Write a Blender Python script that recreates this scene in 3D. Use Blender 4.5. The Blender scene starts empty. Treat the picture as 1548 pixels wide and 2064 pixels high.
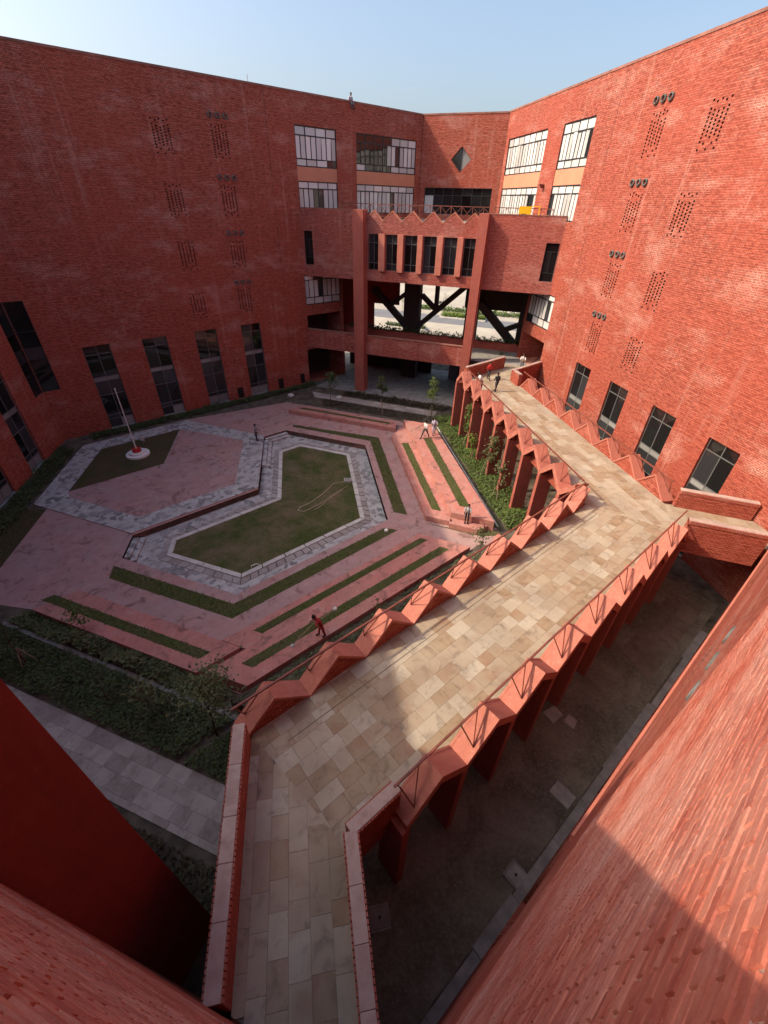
import bpy, bmesh, math, random
from mathutils import Vector, Matrix
from mathutils.geometry import tessellate_polygon

random.seed(11)
R = math.radians
C30, S30 = math.cos(R(30)), 0.5
SC = bpy.context.scene
COL = SC.collection

# ------------------------------------------------------------------ camera, sky, sun, exposure
CAM_H = 18.5
def cam_setup():
    pitch, roll, yaw = R(36.13), R(1.6), R(11.0)
    fw = Vector((math.sin(yaw) * math.cos(pitch), math.cos(yaw) * math.cos(pitch), -math.sin(pitch)))
    rt = Vector((math.cos(yaw), -math.sin(yaw), 0))
    up = rt.cross(fw)
    rt2 = math.cos(roll) * rt + math.sin(roll) * up
    up2 = -math.sin(roll) * rt + math.cos(roll) * up
    cd = bpy.data.cameras.new('camera')
    cd.sensor_fit = 'HORIZONTAL'; cd.sensor_width = 36.0
    cd.lens = 36.0 * 854.6 / 1548.0
    cd.clip_start = 0.03; cd.clip_end = 5000
    co = bpy.data.objects.new('camera', cd)
    m = Matrix((rt2, up2, -fw)).transposed().to_4x4()
    m.translation = (0, 0, CAM_H)
    co.matrix_world = m
    COL.objects.link(co)
    SC.camera = co
cam_setup()

SUN_AZ, SUN_EL = R(-6.0), R(40.3)          # direction the light travels (from the left), and height
L = Vector((math.cos(SUN_AZ) * math.cos(SUN_EL), math.sin(SUN_AZ) * math.cos(SUN_EL), -math.sin(SUN_EL)))
sd = bpy.data.lights.new('sun', 'SUN'); sd.energy = 2.75; sd.angle = R(0.6); sd.color = (1.0, 0.83, 0.61)
so = bpy.data.objects.new('sun', sd); so.rotation_euler = L.to_track_quat('-Z', 'Y').to_euler(); so.location = (-60, 10, 80)
COL.objects.link(so)

W = bpy.data.worlds.new('World'); SC.world = W; W.use_nodes = True
wn = W.node_tree.nodes; wl = W.node_tree.links
bg = wn['Background']
sky = wn.new('ShaderNodeTexSky'); sky.sky_type = 'NISHITA'; sky.sun_disc = False
sky.sun_elevation = SUN_EL
sky.sun_rotation = math.atan2(-L.x, -L.y)   # azimuth of the sun measured from +Y towards +X
sky.air_density = 1.0; sky.dust_density = 5.0; sky.ozone_density = 1.0
wl.new(sky.outputs[0], bg.inputs[0]); bg.inputs[1].default_value = 0.15

vs = SC.view_settings
vs.view_transform = 'Standard'; vs.look = 'None'; vs.exposure = 0.86; vs.gamma = 1.0; vs.use_curve_mapping = False
SC.cycles.max_bounces = 6
SC.cycles.diffuse_bounces = 4

# ------------------------------------------------------------------ materials
MATS = {}
def new_mat(name):
    m = bpy.data.materials.new(name); m.use_nodes = True
    nt = m.node_tree; b = nt.nodes['Principled BSDF']
    MATS[name] = m
    return m, nt, b
def N(nt, t, **kw):
    n = nt.nodes.new(t)
    for k, v in kw.items(): setattr(n, k, v)
    return n
def mixc(nt, fac, a, b, mode='MIX'):
    n = N(nt, 'ShaderNodeMix', data_type='RGBA', blend_type=mode)
    for sock, val in ((0, fac), (6, a), (7, b)):
        if hasattr(val, 'links') or hasattr(val, 'is_linked'): nt.links.new(val, n.inputs[sock])
        else: n.inputs[sock].default_value = val if not isinstance(val, tuple) else (*val[:3], 1)
    return n.outputs[2]
def ramp(nt, fac, p0, p1, c0=0.0, c1=1.0):
    n = N(nt, 'ShaderNodeMapRange'); n.inputs[1].default_value = p0; n.inputs[2].default_value = p1
    n.inputs[3].default_value = c0; n.inputs[4].default_value = c1
    nt.links.new(fac, n.inputs[0]); return n.outputs[0]
def noise(nt, vec, scale, detail=4, rough=0.55, dist=0.0):
    n = N(nt, 'ShaderNodeTexNoise'); n.inputs['Scale'].default_value = scale; n.inputs['Detail'].default_value = detail
    n.inputs['Roughness'].default_value = rough; n.inputs['Distortion'].default_value = dist
    if vec is not None: nt.links.new(vec, n.inputs['Vector'])
    return n.outputs[0]
def mathn(nt, op, a, b=None):
    n = N(nt, 'ShaderNodeMath', operation=op)
    for i, v in enumerate((a, b)):
        if v is None: continue
        if hasattr(v, 'links'): nt.links.new(v, n.inputs[i])
        else: n.inputs[i].default_value = v
    return n.outputs[0]
def bump(nt, b, h, strength, dist):
    n = N(nt, 'ShaderNodeBump'); n.inputs['Strength'].default_value = strength; n.inputs['Distance'].default_value = dist
    nt.links.new(h, n.inputs['Height']); nt.links.new(n.outputs[0], b.inputs['Normal'])
def pos(nt): return N(nt, 'ShaderNodeNewGeometry').outputs['Position']
def objc(nt): return N(nt, 'ShaderNodeTexCoord').outputs['Object']

def mat_brick(name, c1, c2, mortar, chalk=0.5, row=0.108, width=0.25):
    m, nt, b = new_mat(name)
    o = objc(nt); sx = N(nt, 'ShaderNodeSeparateXYZ'); nt.links.new(o, sx.inputs[0])
    u = mathn(nt, 'ADD', sx.outputs[0], sx.outputs[1])
    cx = N(nt, 'ShaderNodeCombineXYZ'); nt.links.new(u, cx.inputs[0]); nt.links.new(sx.outputs[2], cx.inputs[1])
    # uneven courses
    wob = noise(nt, cx.outputs[0], 1.1, 2)
    wy = mathn(nt, 'ADD', sx.outputs[2], mathn(nt, 'MULTIPLY', wob, 0.03))
    cy = N(nt, 'ShaderNodeCombineXYZ'); nt.links.new(u, cy.inputs[0]); nt.links.new(wy, cy.inputs[1])
    bt = N(nt, 'ShaderNodeTexBrick'); nt.links.new(cy.outputs[0], bt.inputs['Vector'])
    bt.inputs['Scale'].default_value = 1.0
    bt.inputs['Color1'].default_value = (*c1, 1); bt.inputs['Color2'].default_value = (*c2, 1); bt.inputs['Mortar'].default_value = (*mortar, 1)
    bt.inputs['Mortar Size'].default_value = 0.013; bt.inputs['Mortar Smooth'].default_value = 0.4
    bt.inputs['Brick Width'].default_value = width; bt.inputs['Row Height'].default_value = row; bt.inputs['Bias'].default_value = -0.1
    # course by course tone, brick-sized speckle, large blotches, chalky bloom in patches
    st = N(nt, 'ShaderNodeMapping'); st.inputs['Scale'].default_value = (2.8, 9.2, 1); nt.links.new(cy.outputs[0], st.inputs[0])
    sp = noise(nt, st.outputs[0], 1.0, 4, 0.65)
    ct = N(nt, 'ShaderNodeMapping'); ct.inputs['Scale'].default_value = (0.3, 4.6, 1); nt.links.new(cy.outputs[0], ct.inputs[0])
    cn = noise(nt, ct.outputs[0], 2.0, 2, 0.6)
    col = mixc(nt, ramp(nt, sp, 0.36, 0.60), tuple(x * 0.66 for x in c2), bt.outputs[0])
    col = mixc(nt, ramp(nt, cn, 0.55, 0.70, 0.0, 0.55), col, tuple(min(1, x * 1.30 + 0.04) for x in c1))
    col = mixc(nt, ramp(nt, cn, 0.30, 0.45, 0.5, 0.0), col, tuple(x * 0.8 for x in c2))
    big = noise(nt, cx.outputs[0], 0.14, 4, 0.6)
    col = mixc(nt, ramp(nt, big, 0.40, 0.7, 0.0, 0.45), col, (0.34, 0.062, 0.036))
    stv = N(nt, 'ShaderNodeMapping'); stv.inputs['Scale'].default_value = (0.20, 0.42, 1); nt.links.new(cx.outputs[0], stv.inputs[0])
    bl = noise(nt, stv.outputs[0], 1.0, 8, 0.74, 0.0)
    fine = noise(nt, st.outputs[0], 2.4, 3, 0.7)
    msk = mathn(nt, 'MULTIPLY', ramp(nt, bl, 0.51, 0.73), ramp(nt, mathn(nt, 'ADD', mathn(nt, 'MULTIPLY', bt.outputs[1], 0.16), fine), 0.44, 0.64))
    msk = mathn(nt, 'MULTIPLY', msk, chalk)
    col = mixc(nt, msk, col, (0.58, 0.37, 0.31))
    sr = N(nt, 'ShaderNodeMapping'); sr.inputs['Scale'].default_value = (1.6, 0.07, 1); nt.links.new(cx.outputs[0], sr.inputs[0])
    rs = noise(nt, sr.outputs[0], 1.0, 5, 0.7)
    col = mixc(nt, mathn(nt, 'MULTIPLY', ramp(nt, rs, 0.56, 0.74), ramp(nt, fine, 0.35, 0.65, 0.1, 0.6)), col, (0.50, 0.28, 0.23))
    col = mixc(nt, ramp(nt, rs, 0.26, 0.42, 0.4, 0.0), col, tuple(x * 0.62 for x in c2))
    nt.links.new(col, b.inputs['Base Color']); b.inputs['Roughness'].default_value = 0.82
    b.inputs['Specular IOR Level'].default_value = 0.25
    h = mathn(nt, 'ADD', mathn(nt, 'MULTIPLY', bt.outputs[1], -0.6), mathn(nt, 'MULTIPLY', fine, 0.8))
    bump(nt, b, h, 0.45, 0.02)
    return m
mat_brick('brick', (0.34, 0.068, 0.040), (0.25, 0.047, 0.030), (0.46, 0.205, 0.145), 0.9)
mat_brick('brick_pale', (0.37, 0.092, 0.068), (0.26, 0.058, 0.046), (0.48, 0.24, 0.20), 0.9)

def mat_plain(name, c, rough=0.8, var=0.18, scale=2.0, bmp=0.0, bscale=30, metal=0.0, spec=0.3, c2=None):
    m, nt, b = new_mat(name)
    p = pos(nt)
    n1 = noise(nt, p, scale, 5, 0.62)
    dark = c2 if c2 else tuple(x * (1 - 2.2 * var) for x in c)
    col = mixc(nt, ramp(nt, n1, 0.3, 0.7), dark, tuple(min(1, x * (1 + 0.5 * var)) for x in c))
    nt.links.new(col, b.inputs['Base Color'])
    b.inputs['Roughness'].default_value = rough; b.inputs['Metallic'].default_value = metal
    b.inputs['Specular IOR Level'].default_value = spec
    if bmp: bump(nt, b, noise(nt, p, bscale, 3), bmp, 0.02)
    return m
mat_plain('plaster_pink', (0.50, 0.175, 0.125), 0.7, 0.10, 1.3, 0.15, 60)
def mat_plaster(name, c, dirt, pale, rough=0.75):
    m, nt, b = new_mat(name)
    p = pos(nt)
    n1 = noise(nt, p, 0.7, 6, 0.65, 0.4); n2 = noise(nt, p, 4.5, 6, 0.7, 0.8); n3 = noise(nt, p, 40, 4, 0.7)
    sv = N(nt, 'ShaderNodeMapping'); sv.inputs['Scale'].default_value = (3.5, 3.5, 0.35); nt.links.new(p, sv.inputs[0])
    n4 = noise(nt, sv.outputs[0], 1.0, 5, 0.65)
    col = mixc(nt, ramp(nt, n1, 0.35, 0.68), tuple(x * 0.82 for x in c), c)
    col = mixc(nt, ramp(nt, n4, 0.50, 0.72, 0, 0.6), col, dirt)
    col = mixc(nt, ramp(nt, n2, 0.56, 0.76, 0, 0.55), col, pale)
    col = mixc(nt, ramp(nt, n2, 0.28, 0.46, 0.7, 0), col, dirt)
    nt.links.new(col, b.inputs['Base Color']); b.inputs['Roughness'].default_value = rough; b.inputs['Specular IOR Level'].default_value = 0.3
    bump(nt, b, mathn(nt, 'ADD', n3, mathn(nt, 'MULTIPLY', n2, 1.5)), 0.25, 0.012)
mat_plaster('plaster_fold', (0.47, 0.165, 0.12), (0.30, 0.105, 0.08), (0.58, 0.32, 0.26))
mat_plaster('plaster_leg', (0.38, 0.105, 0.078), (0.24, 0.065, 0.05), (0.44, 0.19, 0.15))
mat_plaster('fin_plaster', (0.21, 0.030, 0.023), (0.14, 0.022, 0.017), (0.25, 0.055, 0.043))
mat_plain('plaster_red', (0.36, 0.085, 0.060), 0.72, 0.12, 0.8, 0.15, 50)
mat_plain('plaster_dark_red', (0.26, 0.036, 0.026), 0.75, 0.15, 0.5, 0.1, 40)
mat_plain('plaster_tan', (0.56, 0.23, 0.14), 0.8, 0.06, 0.7)
mat_plain('dark_concrete_and_shade', (0.045, 0.032, 0.030), 0.85, 0.15, 0.8)
mat_plain('coping', (0.30, 0.13, 0.10), 0.8, 0.2, 1.5)
mat_plain('frame', (0.024, 0.026, 0.030), 0.45, 0.1, 2)
mat_plain('frame_grey', (0.13, 0.13, 0.13), 0.5, 0.1, 2)
mat_plain('rail_steel', (0.22, 0.065, 0.045), 0.5, 0.2, 3, spec=0.4)
mat_plain('pipe_grey', (0.13, 0.13, 0.125), 0.85, 0.2, 4)
mat_plain('white_paint', (0.78, 0.76, 0.73), 0.6, 0.06, 3)
mat_plain('red_paint', (0.45, 0.03, 0.03), 0.5, 0.08, 3)
mat_plain('yellow_paint', (0.80, 0.42, 0.01), 0.45, 0.06, 3)
mat_plain('black_plastic', (0.02, 0.02, 0.022), 0.5, 0.1, 3)
mat_plain('hose', (0.50, 0.44, 0.30), 0.5, 0.08, 2)
mat_plain('soil', (0.135, 0.112, 0.085), 0.95, 0.34, 1.3, 0.8, 9)
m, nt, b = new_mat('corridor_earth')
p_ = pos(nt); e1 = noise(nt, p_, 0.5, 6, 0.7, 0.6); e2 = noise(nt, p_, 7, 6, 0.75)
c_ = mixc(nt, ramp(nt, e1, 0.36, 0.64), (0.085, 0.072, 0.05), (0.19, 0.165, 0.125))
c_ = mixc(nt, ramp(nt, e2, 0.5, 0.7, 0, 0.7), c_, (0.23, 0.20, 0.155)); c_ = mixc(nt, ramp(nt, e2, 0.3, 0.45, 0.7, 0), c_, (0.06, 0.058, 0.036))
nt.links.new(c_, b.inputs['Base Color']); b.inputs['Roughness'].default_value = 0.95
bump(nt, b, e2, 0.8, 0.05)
mat_plain('mulch', (0.040, 0.034, 0.027), 0.95, 0.25, 2.5, 0.9, 12)
mat_plain('dust_ground', (0.42, 0.38, 0.32), 0.95, 0.14, 0.08, 0.3, 3)
mat_plain('asphalt', (0.17, 0.17, 0.18), 0.75, 0.08, 0.4, 0.2, 40)
mat_plain('kerb_white', (0.60, 0.58, 0.54), 0.75, 0.12, 2.0, 0.2, 30)
mat_plain('drain', (0.12, 0.09, 0.07), 0.9, 0.2, 3)
mat_plain('concrete', (0.27, 0.25, 0.235), 0.85, 0.2, 1.6, 0.3, 30)
mat_plain('slab_grey', (0.33, 0.31, 0.29), 0.8, 0.16, 2.5, 0.3, 25)
mat_plain('skylit_blue_grey', (0.24, 0.27, 0.33), 0.6, 0.1, 0.6)
mat_plain('bark', (0.10, 0.075, 0.055), 0.9, 0.25, 6, 0.4, 30)
mat_plain('stake', (0.38, 0.30, 0.20), 0.8, 0.15, 4)
mat_plain('mortar', (0.50, 0.31, 0.25), 0.9, 0.15, 3)
mat_plain('steel', (0.45, 0.45, 0.45), 0.35, 0.1, 4, metal=0.8)

def mat_glass(name, c, rough, spec, var=0.3):
    m, nt, b = new_mat(name)
    oi = N(nt, 'ShaderNodeObjectInfo').outputs['Random']
    col = mixc(nt, oi, tuple(x * (1 - var) for x in c), c)
    nt.links.new(col, b.inputs['Base Color'])
    b.inputs['Roughness'].default_value = rough; b.inputs['Specular IOR Level'].default_value = spec
    return m
mat_glass('glass_dark', (0.016, 0.017, 0.018), 0.04, 0.6, 0.7)
mat_glass('glass_blind', (0.66, 0.65, 0.64), 0.18, 0.5, 0.4)
mat_glass('glass_ledge', (0.26, 0.26, 0.255), 0.5, 0.3, 0.4)
mat_glass('glass_panel', (0.042, 0.044, 0.048), 0.08, 0.6, 0.6)

def mat_paver(name, cols, mottle=3.0, rough=0.75, light_c=(0.35, 0.295, 0.22), dark_c=(0.11, 0.078, 0.064), rust_c=(0.27, 0.15, 0.095)):
    m, nt, b = new_mat(name)
    oi = N(nt, 'ShaderNodeObjectInfo').outputs['Random']
    cr = N(nt, 'ShaderNodeValToRGB'); cr.color_ramp.interpolation = 'LINEAR'
    els = cr.color_ramp.elements
    for i, c in enumerate(cols):
        p = i / (len(cols) - 1)
        if i == 0: e = els[0]; e.position = 0
        elif i == len(cols) - 1: e = els[1]; e.position = 1
        else: e = els.new(p)
        e.color = (*c, 1)
    nt.links.new(oi, cr.inputs[0])
    p = pos(nt)
    off = N(nt, 'ShaderNodeVectorMath', operation='MULTIPLY_ADD')
    cv = N(nt, 'ShaderNodeCombineXYZ')
    for i in range(3): nt.links.new(oi, cv.inputs[i])
    nt.links.new(cv.outputs[0], off.inputs[0]); off.inputs[1].default_value = (37, 53, 11); nt.links.new(p, off.inputs[2])
    n1 = noise(nt, off.outputs[0], mottle, 6, 0.62, 0.7)
    n2 = noise(nt, p, 0.55, 4, 0.6)
    n3 = noise(nt, off.outputs[0], mottle * 0.45, 3, 0.5)
    base = cr.outputs[0]
    light = mixc(nt, 0.55, base, tuple(light_c)); dark = mixc(nt, 0.62, base, tuple(dark_c))
    col = mixc(nt, ramp(nt, n1, 0.46, 0.66), base, light)
    col = mixc(nt, ramp(nt, n1, 0.30, 0.47, 0.95, 0.0), col, dark)
    col = mixc(nt, ramp(nt, n3, 0.56, 0.70, 0.0, 0.5), col, tuple(rust_c))
    col = mixc(nt, ramp(nt, n2, 0.40, 0.66, 0.0, 0.45), col, dark)
    nt.links.new(col, b.inputs['Base Color']); b.inputs['Roughness'].default_value = rough
    b.inputs['Specular IOR Level'].default_value = 0.3
    bump(nt, b, noise(nt, p, 9, 6, 0.7), 0.35, 0.02)
    return m
mat_paver('deck_stone', [(0.28, 0.195, 0.118), (0.165, 0.120, 0.105), (0.22, 0.195, 0.172), (0.265, 0.172, 0.10), (0.165, 0.098, 0.080), (0.31, 0.225, 0.14), (0.22, 0.138, 0.118), (0.175, 0.158, 0.148), (0.25, 0.122, 0.075), (0.275, 0.212, 0.145), (0.185, 0.135, 0.115), (0.255, 0.178, 0.11), (0.23, 0.145, 0.125), (0.43, 0.385, 0.305)], 2.0)
mat_paver('path_stone', [(0.27, 0.23, 0.21), (0.33, 0.29, 0.26), (0.22, 0.175, 0.16), (0.34, 0.31, 0.275), (0.45, 0.41, 0.37)], 2.5, light_c=(0.36, 0.33, 0.30), dark_c=(0.14, 0.115, 0.10), rust_c=(0.20, 0.15, 0.125))
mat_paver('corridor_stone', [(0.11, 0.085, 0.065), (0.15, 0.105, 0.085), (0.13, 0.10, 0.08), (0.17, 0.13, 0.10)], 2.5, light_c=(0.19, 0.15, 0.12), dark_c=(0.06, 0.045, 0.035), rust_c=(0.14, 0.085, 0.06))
mat_paver('ring_stone', [(0.30, 0.26, 0.25), (0.36, 0.33, 0.32), (0.26, 0.22, 0.215), (0.42, 0.39, 0.37)], 3, light_c=(0.36, 0.33, 0.30), dark_c=(0.14, 0.115, 0.10), rust_c=(0.20, 0.15, 0.125))
mat_paver('coping_stone', [(0.42, 0.31, 0.27), (0.48, 0.38, 0.33), (0.37, 0.265, 0.235)], 2.5, light_c=(0.48, 0.40, 0.36), dark_c=(0.24, 0.16, 0.14), rust_c=(0.36, 0.24, 0.21))

def mat_pinkpave(name, c, joint, ang):
    m, nt, b = new_mat(name)
    p = pos(nt)
    mp = N(nt, 'ShaderNodeMapping'); mp.inputs['Rotation'].default_value = (0, 0, ang); nt.links.new(p, mp.inputs[0])
    bt = N(nt, 'ShaderNodeTexBrick'); nt.links.new(mp.outputs[0], bt.inputs['Vector'])
    bt.inputs['Scale'].default_value = 1.0
    bt.inputs['Color1'].default_value = (*c, 1); bt.inputs['Color2'].default_value = (c[0] * 0.86, c[1] * 0.84, c[2] * 0.84, 1)
    bt.inputs['Mortar'].default_value = (*joint, 1); bt.inputs['Mortar Size'].default_value = 0.006
    bt.inputs['Brick Width'].default_value = 0.9; bt.inputs['Row Height'].default_value = 0.45
    d1 = noise(nt, p, 0.35, 6, 0.65, 0.8); d2 = noise(nt, p, 1.6, 6, 0.7, 0.5)
    col = mixc(nt, ramp(nt, d1, 0.40, 0.72, 0.0, 0.75), bt.outputs[0], (c[0] * 0.80, c[1] * 1.12, c[2] * 1.16))
    col = mixc(nt, ramp(nt, d2, 0.56, 0.72, 0.0, 0.75), col, (0.17, 0.085, 0.075))
    d3 = noise(nt, p, 0.8, 5, 0.6, 1.5)
    col = mixc(nt, ramp(nt, d3, 0.56, 0.68, 0.0, 0.8), col, (0.15, 0.08, 0.072))
    col = mixc(nt, ramp(nt, d2, 0.30, 0.46, 0.5, 0.0), col, (0.50, 0.35, 0.32))
    nt.links.new(col, b.inputs['Base Color']); b.inputs['Roughness'].default_value = 0.72
    b.inputs['Specular IOR Level'].default_value = 0.35
    bump(nt, b, d2, 0.12, 0.02)
mat_pinkpave('pink_pave', (0.44, 0.250, 0.232), (0.30, 0.165, 0.15), R(-30))
mat_pinkpave('pink_tier', (0.50, 0.20, 0.165), (0.38, 0.145, 0.115), R(-90))

def mat_crazy(name):
    m, nt, b = new_mat(name)
    p = pos(nt)
    mp = N(nt, 'ShaderNodeMapping'); mp.inputs['Scale'].default_value = (1, 1, 0); nt.links.new(p, mp.inputs[0])
    ds = N(nt, 'ShaderNodeTexNoise'); ds.inputs['Scale'].default_value = 1.4; nt.links.new(mp.outputs[0], ds.inputs['Vector'])
    ad = N(nt, 'ShaderNodeVectorMath', operation='MULTIPLY_ADD'); nt.links.new(ds.outputs['Color'], ad.inputs[0]); ad.inputs[1].default_value = (0.5, 0.5, 0); nt.links.new(mp.outputs[0], ad.inputs[2])
    v = N(nt, 'ShaderNodeTexVoronoi', feature='F1'); v.inputs['Scale'].default_value = 2.9; nt.links.new(ad.outputs[0], v.inputs['Vector'])
    e = N(nt, 'ShaderNodeTexVoronoi', feature='DISTANCE_TO_EDGE'); e.inputs['Scale'].default_value = 2.9; nt.links.new(ad.outputs[0], e.inputs['Vector'])
    sep = N(nt, 'ShaderNodeSeparateColor'); nt.links.new(v.outputs['Color'], sep.inputs[0])
    cr = N(nt, 'ShaderNodeValToRGB'); cr.color_ramp.interpolation = 'CONSTANT'
    cr.color_ramp.elements[0].color = (0.17, 0.165, 0.165, 1); cr.color_ramp.elements[1].position = 0.28; cr.color_ramp.elements[1].color = (0.45, 0.445, 0.43, 1)
    for q, c in ((0.5, (0.42, 0.41, 0.40, 1)), (0.68, (0.25, 0.235, 0.23, 1)), (0.8, (0.52, 0.51, 0.49, 1))):
        el = cr.color_ramp.elements.new(q); el.color = c
    nt.links.new(sep.outputs[0], cr.inputs[0])
    big = noise(nt, p, 0.5, 3)
    col = mixc(nt, ramp(nt, big, 0.42, 0.6), cr.outputs[0], mixc(nt, 0.65, cr.outputs[0], (0.38, 0.37, 0.36)))
    col = mixc(nt, ramp(nt, e.outputs['Distance'], 0.0, 0.05, 0.6, 0.0), col, (0.50, 0.49, 0.47))
    col = mixc(nt, ramp(nt, noise(nt, p, 3, 5), 0.4, 0.75, 0.0, 0.45), col, (0.22, 0.19, 0.18))
    nt.links.new(col, b.inputs['Base Color']); b.inputs['Roughness'].default_value = 0.7
    bump(nt, b, ramp(nt, e.outputs['Distance'], 0, 0.05), 0.3, 0.02)
mat_crazy('crazy_paving')

def mat_grass(name, c1, c2, dry, amt):
    m, nt, b = new_mat(name)
    p = pos(nt)
    n1 = noise(nt, p, 0.5, 7, 0.72, 0.0); n2 = noise(nt, p, 9, 4, 0.7); n3 = noise(nt, p, 1.8, 5, 0.7)
    col = mixc(nt, ramp(nt, n2, 0.3, 0.7), c1, c2)
    col = mixc(nt, ramp(nt, n1, 0.46 - 0.06 * amt, 0.68 - 0.05 * amt, 0.0, min(1, amt)), col, dry)
    col = mixc(nt, ramp(nt, n3, 0.62, 0.8, 0.0, 0.5 * amt), col, tuple(x * 1.5 for x in dry))
    nt.links.new(col, b.inputs['Base Color']); b.inputs['Roughness'].default_value = 0.95
    b.inputs['Specular IOR Level'].default_value = 0.1
    bump(nt, b, n2, 0.9, 0.06)
mat_grass('grass', (0.045, 0.062, 0.018), (0.100, 0.112, 0.036), (0.115, 0.098, 0.052), 0.7)
mat_grass('lawn', (0.040, 0.058, 0.016), (0.090, 0.108, 0.034), (0.165, 0.130, 0.078), 1.0)
mat_grass('dry_grass', (0.050, 0.050, 0.022), (0.085, 0.075, 0.035), (0.095, 0.070, 0.042), 1.0)

def mat_leaf(name, c1, c2):
    m, nt, b = new_mat(name)
    n1 = noise(nt, pos(nt), 1.2, 4, 0.7)
    n2 = noise(nt, pos(nt), 14, 2)
    col = mixc(nt, ramp(nt, mathn(nt, 'ADD', mathn(nt, 'MULTIPLY', n1, 0.6), mathn(nt, 'MULTIPLY', n2, 0.4)), 0.35, 0.65), c1, c2)
    nt.links.new(col, b.inputs['Base Color']); b.inputs['Roughness'].default_value = 0.6
    b.inputs['Specular IOR Level'].default_value = 0.25
    tr = N(nt, 'ShaderNodeBsdfTranslucent'); nt.links.new(col, tr.inputs[0])
    mx = N(nt, 'ShaderNodeMixShader'); mx.inputs[0].default_value = 0.25
    nt.links.new(b.outputs[0], mx.inputs[1]); nt.links.new(tr.outputs[0], mx.inputs[2])
    nt.links.new(mx.outputs[0], nt.nodes['Material Output'].inputs[0])
mat_leaf('leaf', (0.060, 0.105, 0.025), (0.16, 0.21, 0.06))
mat_leaf('leaf_dark', (0.038, 0.062, 0.022), (0.105, 0.135, 0.05))
mat_leaf('leaf_olive', (0.065, 0.085, 0.034), (0.17, 0.19, 0.085))
mat_leaf('leaf_brown', (0.036, 0.034, 0.020), (0.085, 0.070, 0.038))
mat_leaf('leaf_bright', (0.10, 0.16, 0.02), (0.20, 0.26, 0.05))

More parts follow.
